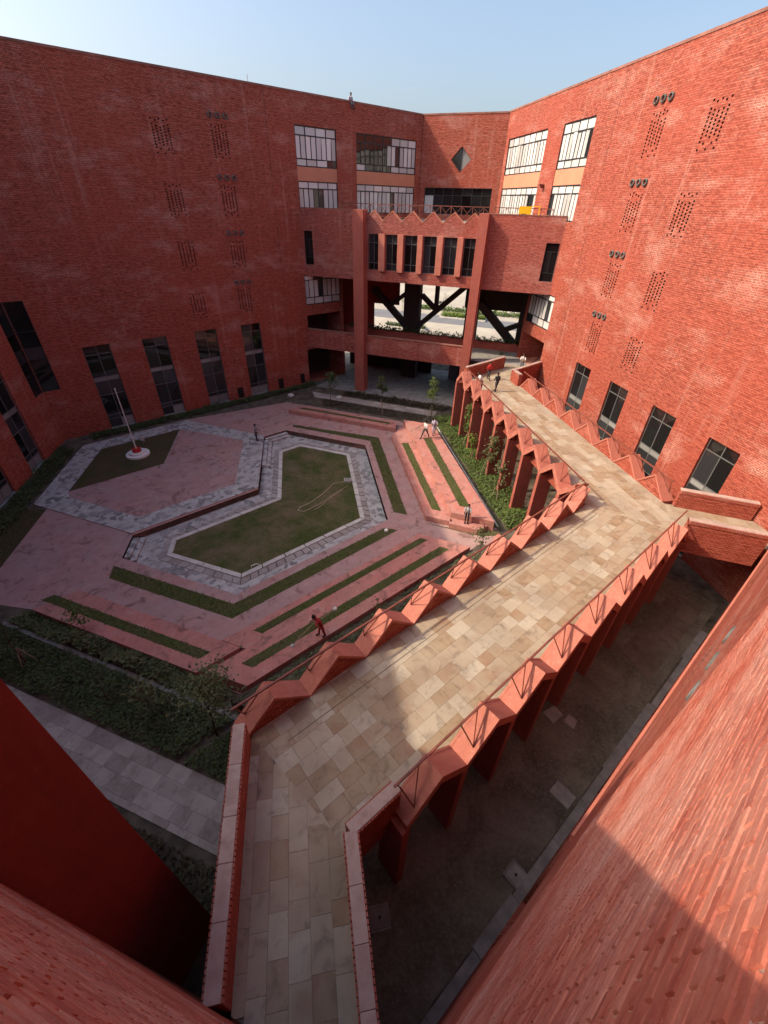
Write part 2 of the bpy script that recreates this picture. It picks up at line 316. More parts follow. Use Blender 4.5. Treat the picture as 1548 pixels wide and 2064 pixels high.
# ------------------------------------------------------------------ mesh helpers
class MB:
    def __init__(s): s.v = []; s.f = []; s.m = []
    def face(s, pts, mi=0):
        i = len(s.v); s.v += [tuple(p) for p in pts]; s.f.append(tuple(range(i, i + len(pts)))); s.m.append(mi)
    def box(s, x0, x1, y0, y1, z0, z1, mi=0):
        i = len(s.v)
        s.v += [(x0, y0, z0), (x1, y0, z0), (x1, y1, z0), (x0, y1, z0), (x0, y0, z1), (x1, y0, z1), (x1, y1, z1), (x0, y1, z1)]
        for q in ((3, 2, 1, 0), (4, 5, 6, 7), (0, 1, 5, 4), (1, 2, 6, 5), (2, 3, 7, 6), (3, 0, 4, 7)):
            s.f.append(tuple(i + k for k in q)); s.m.append(mi)
    def prism(s, poly, z0, z1, mi=0, mtop=None, hole=None, bottom=True):
        loops = [poly] + ([hole] if hole else [])
        base = len(s.v)
        flat = [p for lp in loops for p in lp]
        nn = len(flat)
        s.v += [(p[0], p[1], z0) for p in flat] + [(p[0], p[1], z1) for p in flat]
        tris = tessellate_polygon([[Vector((p[0], p[1], 0)) for p in lp] for lp in loops])
        for t in tris:
            a, b, c = (flat[k] for k in t)
            if (b[0] - a[0]) * (c[1] - a[1]) - (b[1] - a[1]) * (c[0] - a[0]) < 0: t = (t[0], t[2], t[1])
            s.f.append(tuple(base + nn + k for k in t)); s.m.append(mi if mtop is None else mtop)
            if bottom: s.f.append(tuple(base + k for k in reversed(t))); s.m.append(mi)
        o = 0
        for li, lp in enumerate(loops):
            n = len(lp)
            ar = sum(lp[k][0] * lp[(k + 1) % n][1] - lp[(k + 1) % n][0] * lp[k][1] for k in range(n))
            flip = (ar < 0) != (li > 0)
            for k in range(n):
                a, b = base + o + k, base + o + (k + 1) % n
                q = (a, b, b + nn, a + nn)
                s.f.append(tuple(reversed(q)) if flip else q); s.m.append(mi)
            o += n
    def bar(s, p, q, w, h, mi=0, up=(0, 0, 1)):
        p = Vector(p); q = Vector(q); d = (q - p).normalized(); u = Vector(up)
        a = d.cross(u)
        if a.length < 1e-4: a = d.cross(Vector((1, 0, 0)))
        a.normalize(); c = a.cross(d)
        i = len(s.v)
        for e in (p, q):
            for sx, sz in ((-1, -1), (1, -1), (1, 1), (-1, 1)): s.v.append(tuple(e + a * (sx * w / 2) + c * (sz * h / 2)))
        for f in ((0, 1, 2, 3), (7, 6, 5, 4), (0, 4, 5, 1), (1, 5, 6, 2), (2, 6, 7, 3), (3, 7, 4, 0)):
            s.f.append(tuple(i + k for k in f)); s.m.append(mi)
    def tube(s, pts, rad, n=8, mi=0, cap=True):
        pts = [Vector(p) for p in pts]
        if not hasattr(rad, '__len__'): rad = [rad] * len(pts)
        i0 = len(s.v)
        for k, p in enumerate(pts):
            d = (pts[min(k + 1, len(pts) - 1)] - pts[max(k - 1, 0)]).normalized()
            a = d.cross(Vector((0.31, 0.17, 0.93)))
            if a.length < 1e-3: a = d.cross(Vector((1, 0, 0)))
            a.normalize(); c = d.cross(a)
            for j in range(n):
                t = 2 * math.pi * j / n
                s.v.append(tuple(p + (a * math.cos(t) + c * math.sin(t)) * rad[k]))
        for k in range(len(pts) - 1):
            for j in range(n):
                a = i0 + k * n + j; b = i0 + k * n + (j + 1) % n
                s.f.append((a, b, b + n, a + n)); s.m.append(mi)
        if cap:
            s.f.append(tuple(i0 + j for j in reversed(range(n)))); s.m.append(mi)
            s.f.append(tuple(i0 + (len(pts) - 1) * n + j for j in range(n))); s.m.append(mi)
    def lathe(s, prof, n=24, c=(0, 0), mi=0):
        i0 = len(s.v)
        for r, z in prof:
            for j in range(n):
                t = 2 * math.pi * j / n; s.v.append((c[0] + r * math.cos(t), c[1] + r * math.sin(t), z))
        for k in range(len(prof) - 1):
            for j in range(n):
                a = i0 + k * n + j; b = i0 + k * n + (j + 1) % n
                s.f.append((a, b, b + n, a + n)); s.m.append(mi)
        s.f.append(tuple(i0 + (len(prof) - 1) * n + j for j in range(n))); s.m.append(mi)
def mesh_of(name, mb, mats, smooth=False):
    me = bpy.data.meshes.new(name)
    me.from_pydata(mb.v, [], mb.f)
    for m in (mats if isinstance(mats, (list, tuple)) else [mats]): me.materials.append(MATS[m])
    if len(set(mb.m)) > 1: me.polygons.foreach_set('material_index', mb.m)
    if smooth: me.polygons.foreach_set('use_smooth', [True] * len(me.polygons))
    me.update()
    return me
def link(name, me, parent=None, loc=None, rz=None, scale=None):
    o = bpy.data.objects.new(name, me); COL.objects.link(o)
    if parent is not None: o.parent = parent
    if loc is not None: o.location = loc
    if rz is not None: o.rotation_euler = (0, 0, rz)
    if scale is not None: o.scale = scale
    return o
def obj(name, mb, mats, parent=None, loc=None, rz=None, smooth=False):
    return link(name, mesh_of(name, mb, mats, smooth), parent, loc, rz)
def tag(o, label=None, cat=None, group=None, kind=None):
    if label: o['label'] = label
    if cat: o['category'] = cat
    if group: o['group'] = group
    if kind: o['kind'] = kind
    return o
def thing(name, label, cat, loc=(0, 0, 0), rz=0.0, group=None):
    o = bpy.data.objects.new(name, None); COL.objects.link(o)
    o.location = loc; o.rotation_euler = (0, 0, rz); o.empty_display_size = 0.3
    return tag(o, label, cat, group)
def structure(o, label=None): return tag(o, label, None, None, 'structure')
UNIT = MB(); UNIT.box(0, 1, 0, 1, 0, 1)
UNIT_ME = {}
def ubox(name, mat, x0, x1, y0, y1, z0, z1, parent):
    if mat not in UNIT_ME: UNIT_ME[mat] = mesh_of('unit_' + mat, UNIT, mat)
    return link(name, UNIT_ME[mat], parent, (x0, y0, z0), None, (x1 - x0, y1 - y0, z1 - z0))
def clip(poly, a, b, c):                       # keep a*x+b*y<=c
    out = []
    for i in range(len(poly)):
        p, q = poly[i], poly[(i + 1) % len(poly)]
        dp, dq = a * p[0] + b * p[1] - c, a * q[0] + b * q[1] - c
        if dp <= 0: out.append(p)
        if dp * dq < 0:
            t = dp / (dp - dq); out.append((p[0] + (q[0] - p[0]) * t, p[1] + (q[1] - p[1]) * t))
    return out
def clip_convex(poly, conv):
    for i in range(len(conv)):
        p, q = conv[i], conv[(i + 1) % len(conv)]
        nx, ny = q[1] - p[1], -(q[0] - p[0])
        poly = clip(poly, nx, ny, nx * p[0] + ny * p[1])
        if len(poly) < 3: return []
    return poly
def area(poly): return 0.5 * sum(poly[i][0] * poly[(i + 1) % len(poly)][1] - poly[(i + 1) % len(poly)][0] * poly[i][1] for i in range(len(poly)))
def rot2(p, a): return (p[0] * math.cos(a) - p[1] * math.sin(a), p[0] * math.sin(a) + p[1] * math.cos(a))
def offset(poly, d):                           # ccw polygon, outward for d>0
    n = len(poly); out = []
    for i in range(n):
        a, b, c = (Vector(poly[i - 1]), Vector(poly[i]), Vector(poly[(i + 1) % n]))
        e1 = (b - a).normalized(); e2 = (c - b).normalized()
        n1 = Vector((e1.y, -e1.x)); n2 = Vector((e2.y, -e2.x))
        k = 1 + n1.dot(n2)
        v = (n1 + n2) / max(k, 0.2)
        out.append((b.x + v.x * d, b.y + v.y * d))
    return out
def nm(m, n): return (m - n, (m + n) / (2 * C30))      # point from its distances to the two near walls' directions
def pavers(parent, conv, z0, z1, rowdir, mat, roww=(0.55, 0.68), lens=(0.5, 1.15), gap=0.006, jit=0.004, seed=1, name='paver'):
    """individual flagstones laid in rows along rowdir, cut to a convex outline (same frame as parent)"""
    rnd = random.Random(seed)
    a = -rowdir
    loc = [rot2(p, a) for p in conv]
    xs = [p[0] for p in loc]; ys = [p[1] for p in loc]
    y = min(ys)
    if area(loc) < 0: loc = loc[::-1]
    while y < max(ys):
        w = rnd.uniform(*roww); x = min(xs) - rnd.uniform(0, 1)
        while x < max(xs):
            l = rnd.uniform(*lens)
            q = [(x + gap / 2, y + gap / 2), (x + l - gap / 2, y + gap / 2), (x + l - gap / 2, y + w - gap / 2), (x + gap / 2, y + w - gap / 2)]
            q = clip_convex(q, loc)
            if len(q) >= 3 and abs(area(q)) > 0.01:
                zz = z1 + rnd.uniform(-jit, jit)
                mb = MB(); c = (sum(p[0] for p in q) / len(q), sum(p[1] for p in q) / len(q))
                cw = rot2(c, -a)
                mb.prism([tuple(Vector(rot2(p, -a)) - Vector(cw)) for p in q], z0, zz, bottom=False)
                obj(name, mb, mat, parent, (cw[0], cw[1], 0))
            x += l
        y += w

# ------------------------------------------------------------------ ground, paving and lawns of the courtyard
POOL = [(-2.7, 28.2), (-9.6, 24.2), (-9.6, 22.9), (-5.0, 20.25), (3.05, 24.9), (3.05, 34.6), (-1.05, 36.97), (-2.7, 36.02)]
RING = [(-4.45, 29.3), (-12.4, 24.7), (-12.4, 22.4), (-5.06, 18.15), (4.95, 23.93), (4.95, 35.6), (-2.4, 39.85), (-4.45, 38.65)]
COURT = [(-22.5, 12.82), (0.2, -0.29), (23.3, 13.05), (23.3, 57.0), (15.3, 62.0), (-22.5, 40.3)]
g = MB(); g.prism([(-900, -700), (900, -700), (900, 1100), (-900, 1100)], -0.6, -0.03, hole=RING[::-1], bottom=False)
structure(obj('ground', g, 'dust_ground'))
g = MB(); g.prism(COURT, -0.5, 0.0, hole=RING[::-1], bottom=False)
structure(obj('planting_soil', g, 'soil'))
PINK = [(-19.3, 29.0), (-19.3, 21.3), (-22.4, 23.1), (-22.4, 20.9), nm(8.4, 23.6), nm(8.06, 11.92), (9.0, 18.96), (12.4, 20.95), (12.4, 22.0),
        (12.2, 36.4), (9.2, 40.6), (-0.6, 46.2), (-2.4, 47.2), (-12.3, 43.7), (-20.5, 39.0), (-20.5, 29.7)]
g = MB(); g.prism(PINK, -0.55, 0.012, mi=1, mtop=0, hole=RING[::-1], bottom=False)
structure(obj('courtyard_paving', g, ['pink_pave', 'plaster_pink']))
g = MB(); g.prism([(-13, 17), (6, 17), (6, 41), (-13, 41)], -0.62, -0.455, bottom=False)
structure(obj('sunken_floor', g, 'soil'))
g = MB(); g.prism(offset(RING, -0.003), -0.54, -0.45, hole=offset(POOL, 0.8)[::-1], bottom=False)
structure(obj('crazy_stone_ring', g, 'crazy_paving'))
g = MB(); g.prism(POOL, -0.54, -0.42, bottom=False)
LAWN = structure(obj('sunken_lawn', g, 'lawn'))
kerb = structure(thing('lawn_kerb', None, None))
flags = structure(thing('flagstone_border', None, None))
P1, P2, P3 = offset(POOL, 0.005), offset(POOL, 0.32), offset(POOL, 0.79)
for i in range(len(POOL)):
    j = (i + 1) % len(POOL)
    for (A, B, z1, mat, par, nme, step) in ((P1, P2, -0.36, 'kerb_white', kerb, 'kerb_stone', 1.5), (offset(POOL, 0.33), P3, -0.425, 'ring_stone', flags, 'flagstone', 0.62)):
        a0, a1, b0, b1 = Vector(A[i]), Vector(A[j]), Vector(B[i]), Vector(B[j])
        n = max(1, round((a1 - a0).length / step)); ts = [0] + [(k + random.uniform(-0.12, 0.12)) / n for k in range(1, n)] + [1]
        for k in range(n):
            t0, t1 = ts[k] + 0.004, ts[k + 1] - 0.004
            q = [a0.lerp(a1, t0), a0.lerp(a1, t1), b0.lerp(b1, t1), b0.lerp(b1, t0)]
            c = (q[0] + q[2]) / 2
            mb = MB(); mb.prism([tuple(p - c) for p in q][::-1], -0.54, z1 + random.uniform(-0.006, 0.006), bottom=False)
            obj(nme, mb, mat, par, (c.x, c.y, 0))
# steps down into the sunken ring
st = structure(thing('ring_steps', None, None))
for k in range(2):
    mb = MB(); mb.box(-12.395 + 0.36 * k, -12.395 + 0.36 * (k + 1), 22.62 - 0.2 * k, 24.6 + 0.18 * k, -0.54, -0.15 * (k + 1))
    obj('step', mb, 'crazy_paving', st)
    a = Vector((-4.44, 38.64)); b = Vector((-2.41, 39.82)); nrm = Vector((0.5, -C30)) * 0.36
    mb = MB(); q = [a + nrm * (k + 1), b + nrm * (k + 1), b + nrm * k, a + nrm * k]
    mb.prism([tuple(p) for p in q], -0.54, -0.15 * (k + 1), bottom=False)
    obj('step', mb, 'crazy_paving', st)
for k in range(2):
    mb = MB(); mb.box(-4.445 + 0.36 * k, -4.445 + 0.36 * (k + 1), 33.4, 38.2 - 0.1 * k, -0.54, -0.15 * (k + 1)); obj('step', mb, 'crazy_paving', st)

# flag plaza: hexagon with crazy paving border, pink centre, grass rhombus
HEX = [(-12.5, 24.86), (-4.46, 29.5), (-4.46, 38.75), (-12.4, 43.35), (-20.45, 38.7), (-20.45, 29.45)]
g = MB(); g.prism(HEX, -0.44, 0.07, mi=1, mtop=0, bottom=False)
structure(obj('flag_plaza', g, ['crazy_paving', 'plaster_pink']))
g = MB(); g.prism([(-12.5, 26.7), (-6.3, 30.3), (-6.3, 37.9), (-9.6, 39.8), (-12.55, 41.1), (-12.55, 34.4), (-18.7, 30.85), (-18.2, 30.0)], 0.0, 0.076, bottom=False)
structure(obj('plaza_floor', g, 'pink_pave'))
g = MB(); g.prism([(-18.65, 30.85), (-12.58, 34.4), (-12.62, 41.2), (-18.6, 37.85)], 0.0, 0.082, bottom=False)
structure(obj('plaza_grass', g, 'dry_grass'))

# seating tiers
STRIPS = []
def tier(name, poly, z1, label, grass=None, mat='pink_tier', kind_group='stone seating tiers'):
    t = thing(name, label, 'seating tier', (poly[0][0], poly[0][1], 0), 0, kind_group)
    o = Vector(poly[0])
    mb = MB(); mb.prism([tuple(Vector(p) - o) for p in poly], -0.05, z1, bottom=False)
    obj('stone_slab', mb, mat, t)
    if grass:
        STRIPS.append((grass, z1 + 0.005))
        mb = MB(); mb.prism([tuple(Vector(p) - o) for p in grass], z1 - 0.03, z1 + 0.008, bottom=False)
        obj('grass_strip', mb, 'grass', t)
    return t
def nmq(m0, m1, n0, n1): return [nm(m0, n0), nm(m0, n1), nm(m1, n1), nm(m1, n0)][::-1]
def ccw(p): return p if area(p) > 0 else p[::-1]
tier('seating_tier', ccw(nmq(8.06, 10.0, 23.6, 14.35)), 0.45, 'long pink tier with grass strip beside the dark shrub bed, left foreground', ccw(nmq(8.72, 9.24, 24.05, 15.0)))
tier('seating_tier', ccw(nmq(10.02, 21.9, 15.32, 13.76)), 0.45, 'middle pink tier with a grass strip, just uphill of the gardener', ccw(nmq(11.1, 21.5, 14.9, 14.44)))
tier('seating_tier', ccw(nmq(8.12, 21.3, 13.75, 11.9)), 0.9, 'highest pink tier, beside the wide bridge, where the gardener in red works', ccw(nmq(9.0, 20.6, 13.12, 12.6)))
tier('seating_tier', [(7.6, 23.4), (9.29, 22.42), (9.29, 38.5), (7.6, 36.5)], 0.45, 'lower sunlit orange pink tier with narrow grass strip on the right', [(8.25, 24.1), (8.85, 23.8), (8.85, 34.7), (8.25, 34.7)])
tier('seating_tier', [(9.3, 22.95), (11.95, 21.45), (11.95, 37.4), (9.3, 38.9)], 0.9, 'upper sunlit orange pink tier where two people walk', [(10.15, 23.6), (10.85, 23.2), (10.95, 34.5), (10.25, 34.6)])
tier('seating_tier', [(9.0, 22.3), (10.7, 21.3), (11.6, 21.6), (9.3, 22.93)], 0.45, 'low end step of the sunlit tiers where a person pauses')
tier('seating_tier', [(-2.15, 43.95), (8.3, 37.95), (8.65, 39.4), (-0.55, 44.75)], 0.45, 'far pink tier with grass strip in front of the left pillar', [(-0.9, 44.05), (7.85, 39.0), (8.0, 39.35), (-0.55, 44.3)])
# grass strips laid flush in the paving round the ring
g = MB(); g.prism(ccw(nmq(7.4, 22.2, 11.885, 9.1)), -0.02, 0.62, bottom=False)
structure(obj('raised_bed', g, 'soil'))
def strip(poly, z=0.02, mat='grass'):
    STRIPS.append((poly, z))
    mb = MB(); mb.prism(ccw(poly), -0.03, z, bottom=False); return structure(obj('grass_strip', mb, mat))
strip([(-12.65, 21.7), (-5.1, 17.42), (4.55, 23.0), (5.4, 22.6), (-5.08, 16.37), (-12.58, 20.62)][::-1])
strip([(5.55, 24.75), (6.45, 24.25), (6.45, 37.0), (5.55, 36.4)])
strip([(5.54, 36.42), (6.44, 37.02), (-1.7, 41.0), (-1.7, 40.55)])
strip([(12.0, 22.0), (12.75, 21.6), (12.75, 39.5), (12.0, 38.4)], 0.02, 'lawn')
strip([(7.6, 23.1), (10.4, 21.35), (11.2, 21.05), (12.3, 21.0), (12.4, 21.5), (9.3, 22.2)], 0.02, 'lawn')
strip([(-19.35, 22.0), (-19.35, 28.6), (-21.0, 29.0), (-22.0, 24.0), (-22.0, 23.2)], 0.022, 'dry_grass')
def edging(a, b, w=0.07, h=0.06, mat='kerb_white'):
    mb = MB(); mb.bar((*a, h / 2), (*b, h / 2), w, h + 0.02); return structure(obj('edging', mb, mat))
edging((12.78, 38.8), (12.55, 21.9), 0.1, 0.05)

# flagstone paths
lp = structure(thing('stone_path', None, None))
pavers(lp, ccw([nm(2.72, 20), nm(2.72, 4.6), nm(4.67, 4.6), nm(4.67, 22)]), -0.03, 0.045, R(150), 'path_stone', (0.45, 0.62), (0.5, 0.95), seed=5)
edging(nm(7.05, 24), nm(7.05, 10.5), 0.22, 0.07, 'concrete')
rp = structure(thing('stone_path', None, None))
def TM(T, m): return (T * C30 + m * S30, -T * S30 + m * C30)
pavers(rp, ccw([TM(-23.5, 42.3), TM(-9.2, 42.3), TM(-9.2, 43.7), TM(-24.5, 43.7)]), -0.03, 0.04, R(-30), 'path_stone', (0.6, 0.8), (0.7, 1.5), seed=6)
g = MB(); g.prism([TM(-25, 45.6), TM(-7, 45.6), TM(-3, 58), TM(-23, 58)][::1], -0.05, 0.03, bottom=False)
structure(obj('undercroft_floor', g, 'concrete'))
# concrete apron slabs along the near right wall, and covers in the service corridor
ap = structure(thing('concrete_apron', None, None))
s = 0.2
rnd = random.Random(4)
while s < 23:
    l = rnd.uniform(1.5, 2.7); w = rnd.choice((0.30, 0.30, 0.36, 0.26))
    a = Vector((0.2, -0.29)) + Vector((C30, S30)) * s; b = a + Vector((C30, S30)) * (l - 0.015); nr = Vector((-S30, C30))
    q = [a + nr * 0.004, b + nr * 0.004, b + nr * w, a + nr * w]; c = a
    mb = MB(); mb.prism([tuple(p - c) for p in q], -0.05, 0.09 + rnd.uniform(-0.02, 0.02), bottom=False)
    obj('apron_slab', mb, 'concrete', ap, (c.x, c.y, 0)); s += l
def cover(name, x, y, a, w, d, label, mats='slab_grey', h=0.07, ring=False, knob=False):
    t = thing(name, label, 'cover', (x, y, 0), R(a))
    mb = MB(); mb.box(-w / 2, w / 2, -d / 2, d / 2, 0.0, h); obj('lid', mb, mats, t)
    if ring:
        mb = MB()
        for (x0, x1, y0, y1) in ((-w / 2 - .07, w / 2 + .07, -d / 2 - .07, -d / 2 - .012), (-w / 2 - .07, w / 2 + .07, d / 2 + .012, d / 2 + .07), (-w / 2 - .07, -w / 2 - .012, -d / 2 - .012, d / 2 + .012), (w / 2 + .012, w / 2 + .07, -d / 2 - .012, d / 2 + .012)): mb.box(x0, x1, y0, y1, 0, h * 0.9)
        obj('rim', mb, 'concrete', t)
    if knob:
        mb = MB(); mb.lathe([(0.05, h), (0.05, h + 0.02), (0.01, h + 0.025)], 12); obj('lifting_eye', mb, 'black_plastic', t)
cover('inspection_cover', 8.45, 5.45, 30, 0.62, 0.8, 'plain pale slab lying on the corridor soil beside the apron')
cover('inspection_cover', 5.6, 3.45, 30, 0.5, 0.5, 'square metal cover with rim and central eye beside the apron', 'slab_grey', 0.1, True, True)
cover('inspection_cover', 0.85, 3.2, 90, 0.5, 0.5, 'dim square cover below the entrance bridge', 'concrete', 0.06, True, True)
t = thing('broken_slab', 'two broken stone slabs lying on the corridor soil', 'slab', (9.9, 8.3, 0), R(5))
for (x, y, a, w, d) in ((-0.2, 0.25, 20, 0.75, 0.6), (0.35, -0.25, 38, 0.55, 0.5)):
    mb = MB(); q = [rot2(p, R(a)) for p in ((-w / 2, -d / 2), (w / 2 - .06, -d / 2), (w / 2, d / 2 - .1), (-w / 2 + .05, d / 2))]; mb.prism([(p[0] + x, p[1] + y) for p in q], 0, 0.06); obj('piece', mb, 'slab_grey', t)
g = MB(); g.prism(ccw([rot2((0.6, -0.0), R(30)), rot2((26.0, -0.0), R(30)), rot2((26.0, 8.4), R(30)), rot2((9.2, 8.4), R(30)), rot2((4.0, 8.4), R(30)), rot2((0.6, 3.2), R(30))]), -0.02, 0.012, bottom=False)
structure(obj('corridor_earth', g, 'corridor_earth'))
rg = random.Random(91); gv = MB()
for _ in range(2600):
    c_ = Vector((*rot2((rg.uniform(1, 24.5), rg.uniform(0.4, 5.2)), R(30)), 0.008)); r_ = rg.uniform(.012, .04) * (2.2 if rg.random() < .04 else 1)
    v_ = [c_ + Vector((rg.uniform(-r_, r_), rg.uniform(-r_, r_), 0)) for _ in range(3)] + [c_ + Vector((0, 0, r_ * .8))]
    for q_ in ((0, 1, 3), (1, 2, 3), (2, 0, 3)): gv.face([v_[k] for k in q_])
tag(obj('gravel', gv, 'slab_grey'), 'loose gravel scattered over the service corridor earth', 'gravel', None, 'stuff')
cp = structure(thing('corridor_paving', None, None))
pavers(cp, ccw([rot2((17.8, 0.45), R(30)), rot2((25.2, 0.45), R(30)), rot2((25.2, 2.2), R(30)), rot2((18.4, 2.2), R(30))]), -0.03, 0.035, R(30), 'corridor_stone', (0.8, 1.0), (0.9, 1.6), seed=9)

# ------------------------------------------------------------------ window builder (local frame: x along wall, -y outwards, z up)
def window(parent, x0, x1, z0, z1, y, cols, rows, pane, split=(), frame='frame', bar=0.055, label=None, bright=None):
    """cols: number of bays; rows: list of heights (fractions) from bottom; split: row indices whose bays are halved; pane: material per row"""
    mb = MB()
    mb.box(x0, x0 + bar, y - .03, y + .05, z0, z1); mb.box(x1 - bar, x1, y - .03, y + .05, z0, z1)
    mb.box(x0 + bar, x1 - bar, y - .03, y + .05, z0, z0 + bar); mb.box(x0 + bar, x1 - bar, y - .03, y + .05, z1 - bar, z1)
    tot = sum(rows); zs = [z0]
    for r_ in rows: zs.append(zs[-1] + (z1 - z0) * r_ / tot)
    xs = [x0 + (x1 - x0) * k / cols for k in range(cols + 1)]
    for zz in zs[1:-1]: mb.box(x0 + bar, x1 - bar, y - .026, y + .046, zz - bar / 2, zz + bar / 2)
    for xx in xs[1:-1]: mb.box(xx - bar / 2, xx + bar / 2, y - .022, y + .042, z0 + bar, z1 - bar)
    for r_ in split:
        for k in range(cols):
            xm = (xs[k] + xs[k + 1]) / 2; mb.box(xm - bar * .45, xm + bar * .45, y - .018, y + .038, zs[r_] + bar / 2, zs[r_ + 1] - bar / 2)
    w = obj('window', mb, frame, parent)
    if label: w['label'] = label
    for r_ in range(len(rows)):
        for k in range(cols):
            segs = [(xs[k], xs[k + 1])] if r_ not in split else [(xs[k], (xs[k] + xs[k + 1]) / 2), ((xs[k] + xs[k + 1]) / 2, xs[k + 1])]
            for (a, b) in segs:
                pm = pane[r_] if isinstance(pane, (list, tuple)) else pane
                if isinstance(pm, tuple): pm = random.choices(pm[0], pm[1])[0]
                pm = (bright(r_, k) if bright else None) or pm
                pn_ = ubox('pane', pm, a + .01, b - .01, y + random.uniform(.0, .008), y + .02, zs[r_] + .01, zs[r_ + 1] - .01, w)
                pn_.rotation_euler = (random.gauss(0, .008), 0, random.gauss(0, .008))
    return w

def wall_mesh(x0, x1, z0, z1, holes, depth=0.3, y=0.0):
    """front sheet of a wall at local y with rectangular openings; reveals go inwards by each hole's own depth"""
    mb = MB()
    xs = sorted({x0, x1, *[h[0] for h in holes], *[h[1] for h in holes]}); zs = sorted({z0, z1, *[h[2] for h in holes], *[h[3] for h in holes]})
    for i in range(len(xs) - 1):
        for j in range(len(zs) - 1):
            cx, cz = (xs[i] + xs[i + 1]) / 2, (zs[j] + zs[j + 1]) / 2
            if any(h[0] < cx < h[1] and h[2] < cz < h[3] for h in holes): continue
            mb.face([(xs[i], y, zs[j]), (xs[i + 1], y, zs[j]), (xs[i + 1], y, zs[j + 1]), (xs[i], y, zs[j + 1])])
    for h in holes:
        a, b, c, d = h[:4]; dp = h[4] if len(h) > 4 else depth
        if dp <= 0: continue
        e = y + dp
        mb.face([(a, y, c), (a, y, d), (a, e, d), (a, e, c)]); mb.face([(b, y, d), (b, y, c), (b, e, c), (b, e, d)])
        mb.face([(a, y, d), (b, y, d), (b, e, d), (a, e, d)]); mb.face([(a, y, c), (a, e, c), (b, e, c), (b, y, c)])
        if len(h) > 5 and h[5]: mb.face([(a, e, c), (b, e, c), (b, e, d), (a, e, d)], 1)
    return mb
def vent_panel(parent, x0, x1, z0, z1, seed):
    """perforated brick panel: small real holes in the wall, staggered columns, sparser at both ends"""
    rnd = random.Random(seed); mb = MB(); nc = 5; pw = (x1 - x0) / nc; pitch = 0.175; hw, hh = 0.13, 0.105
    for c in range(nc):
        a, b = x0 + c * pw, x0 + (c + 1) * pw; ha, hb = (a + b) / 2 - hw / 2, (a + b) / 2 + hw / 2
        mb.face([(a, 0, z0), (ha, 0, z0), (ha, 0, z1), (a, 0, z1)]); mb.face([(hb, 0, z0), (b, 0, z0), (b, 0, z1), (hb, 0, z1)])
        z = z0; k = 0; n = int((z1 - z0 - 0.1) / pitch)
        for k in range(n):
            c0 = z0 + 0.03 + k * pitch + (0.0875 if c % 2 else 0)
            edge = min(k, n - 1 - k)
            keep = edge >= 3 or (edge == 0 and c in (0, 2, 4)) or (edge == 1 and c in (1, 3)) or (edge == 2 and c in (0, 4) ) or rnd.random() < 0.18
            if not keep or c0 + hh > z1 - 0.01: continue
            mb.face([(ha, 0, z), (hb, 0, z), (hb, 0, c0), (ha, 0, c0)])
            e, t = 0.14, c0 + hh
            mb.face([(ha, 0, c0), (ha, 0, t), (ha, e, t), (ha, e, c0)], 1); mb.face([(hb, 0, t), (hb, 0, c0), (hb, e, c0), (hb, e, t)], 1)
            mb.face([(ha, 0, t), (hb, 0, t), (hb, e, t), (ha, e, t)], 1); mb.face([(ha, 0, c0), (ha, e, c0), (hb, e, c0), (hb, 0, c0)], 1)
            mb.face([(ha, e, c0), (hb, e, c0), (hb, e, t), (ha, e, t)], 1)
            z = t
        mb.face([(ha, 0, z), (hb, 0, z), (hb, 0, z1), (ha, 0, z1)])
    return obj('perforated_panel', mb, ['brick', 'dark_concrete_and_shade'], parent)  # second slot: near-black hole linings paint in the shade of the recesses
PIPE = MB()
def ring_pipe():
    n = 16; prof = [(0.13, 0.10), (0.13, -0.10), (0.17, -0.14), (0.215, -0.10), (0.215, 0.06)]
    for r_, y in prof:
        for j in range(n):
            t = 2 * math.pi * j / n; PIPE.v.append((r_ * math.cos(t), y, r_ * math.sin(t)))
    for k in range(len(prof) - 1):
        for j in range(n):
            a = k * n + j; b = k * n + (j + 1) % n; PIPE.f.append((a, a + n, b + n, b)); PIPE.m.append(0)
    PIPE.f.append(tuple(range(n))); PIPE.m.append(1)
ring_pipe()
PIPE_ME = mesh_of('vent_pipe', PIPE, ['pipe_grey', 'black_plastic'], False)

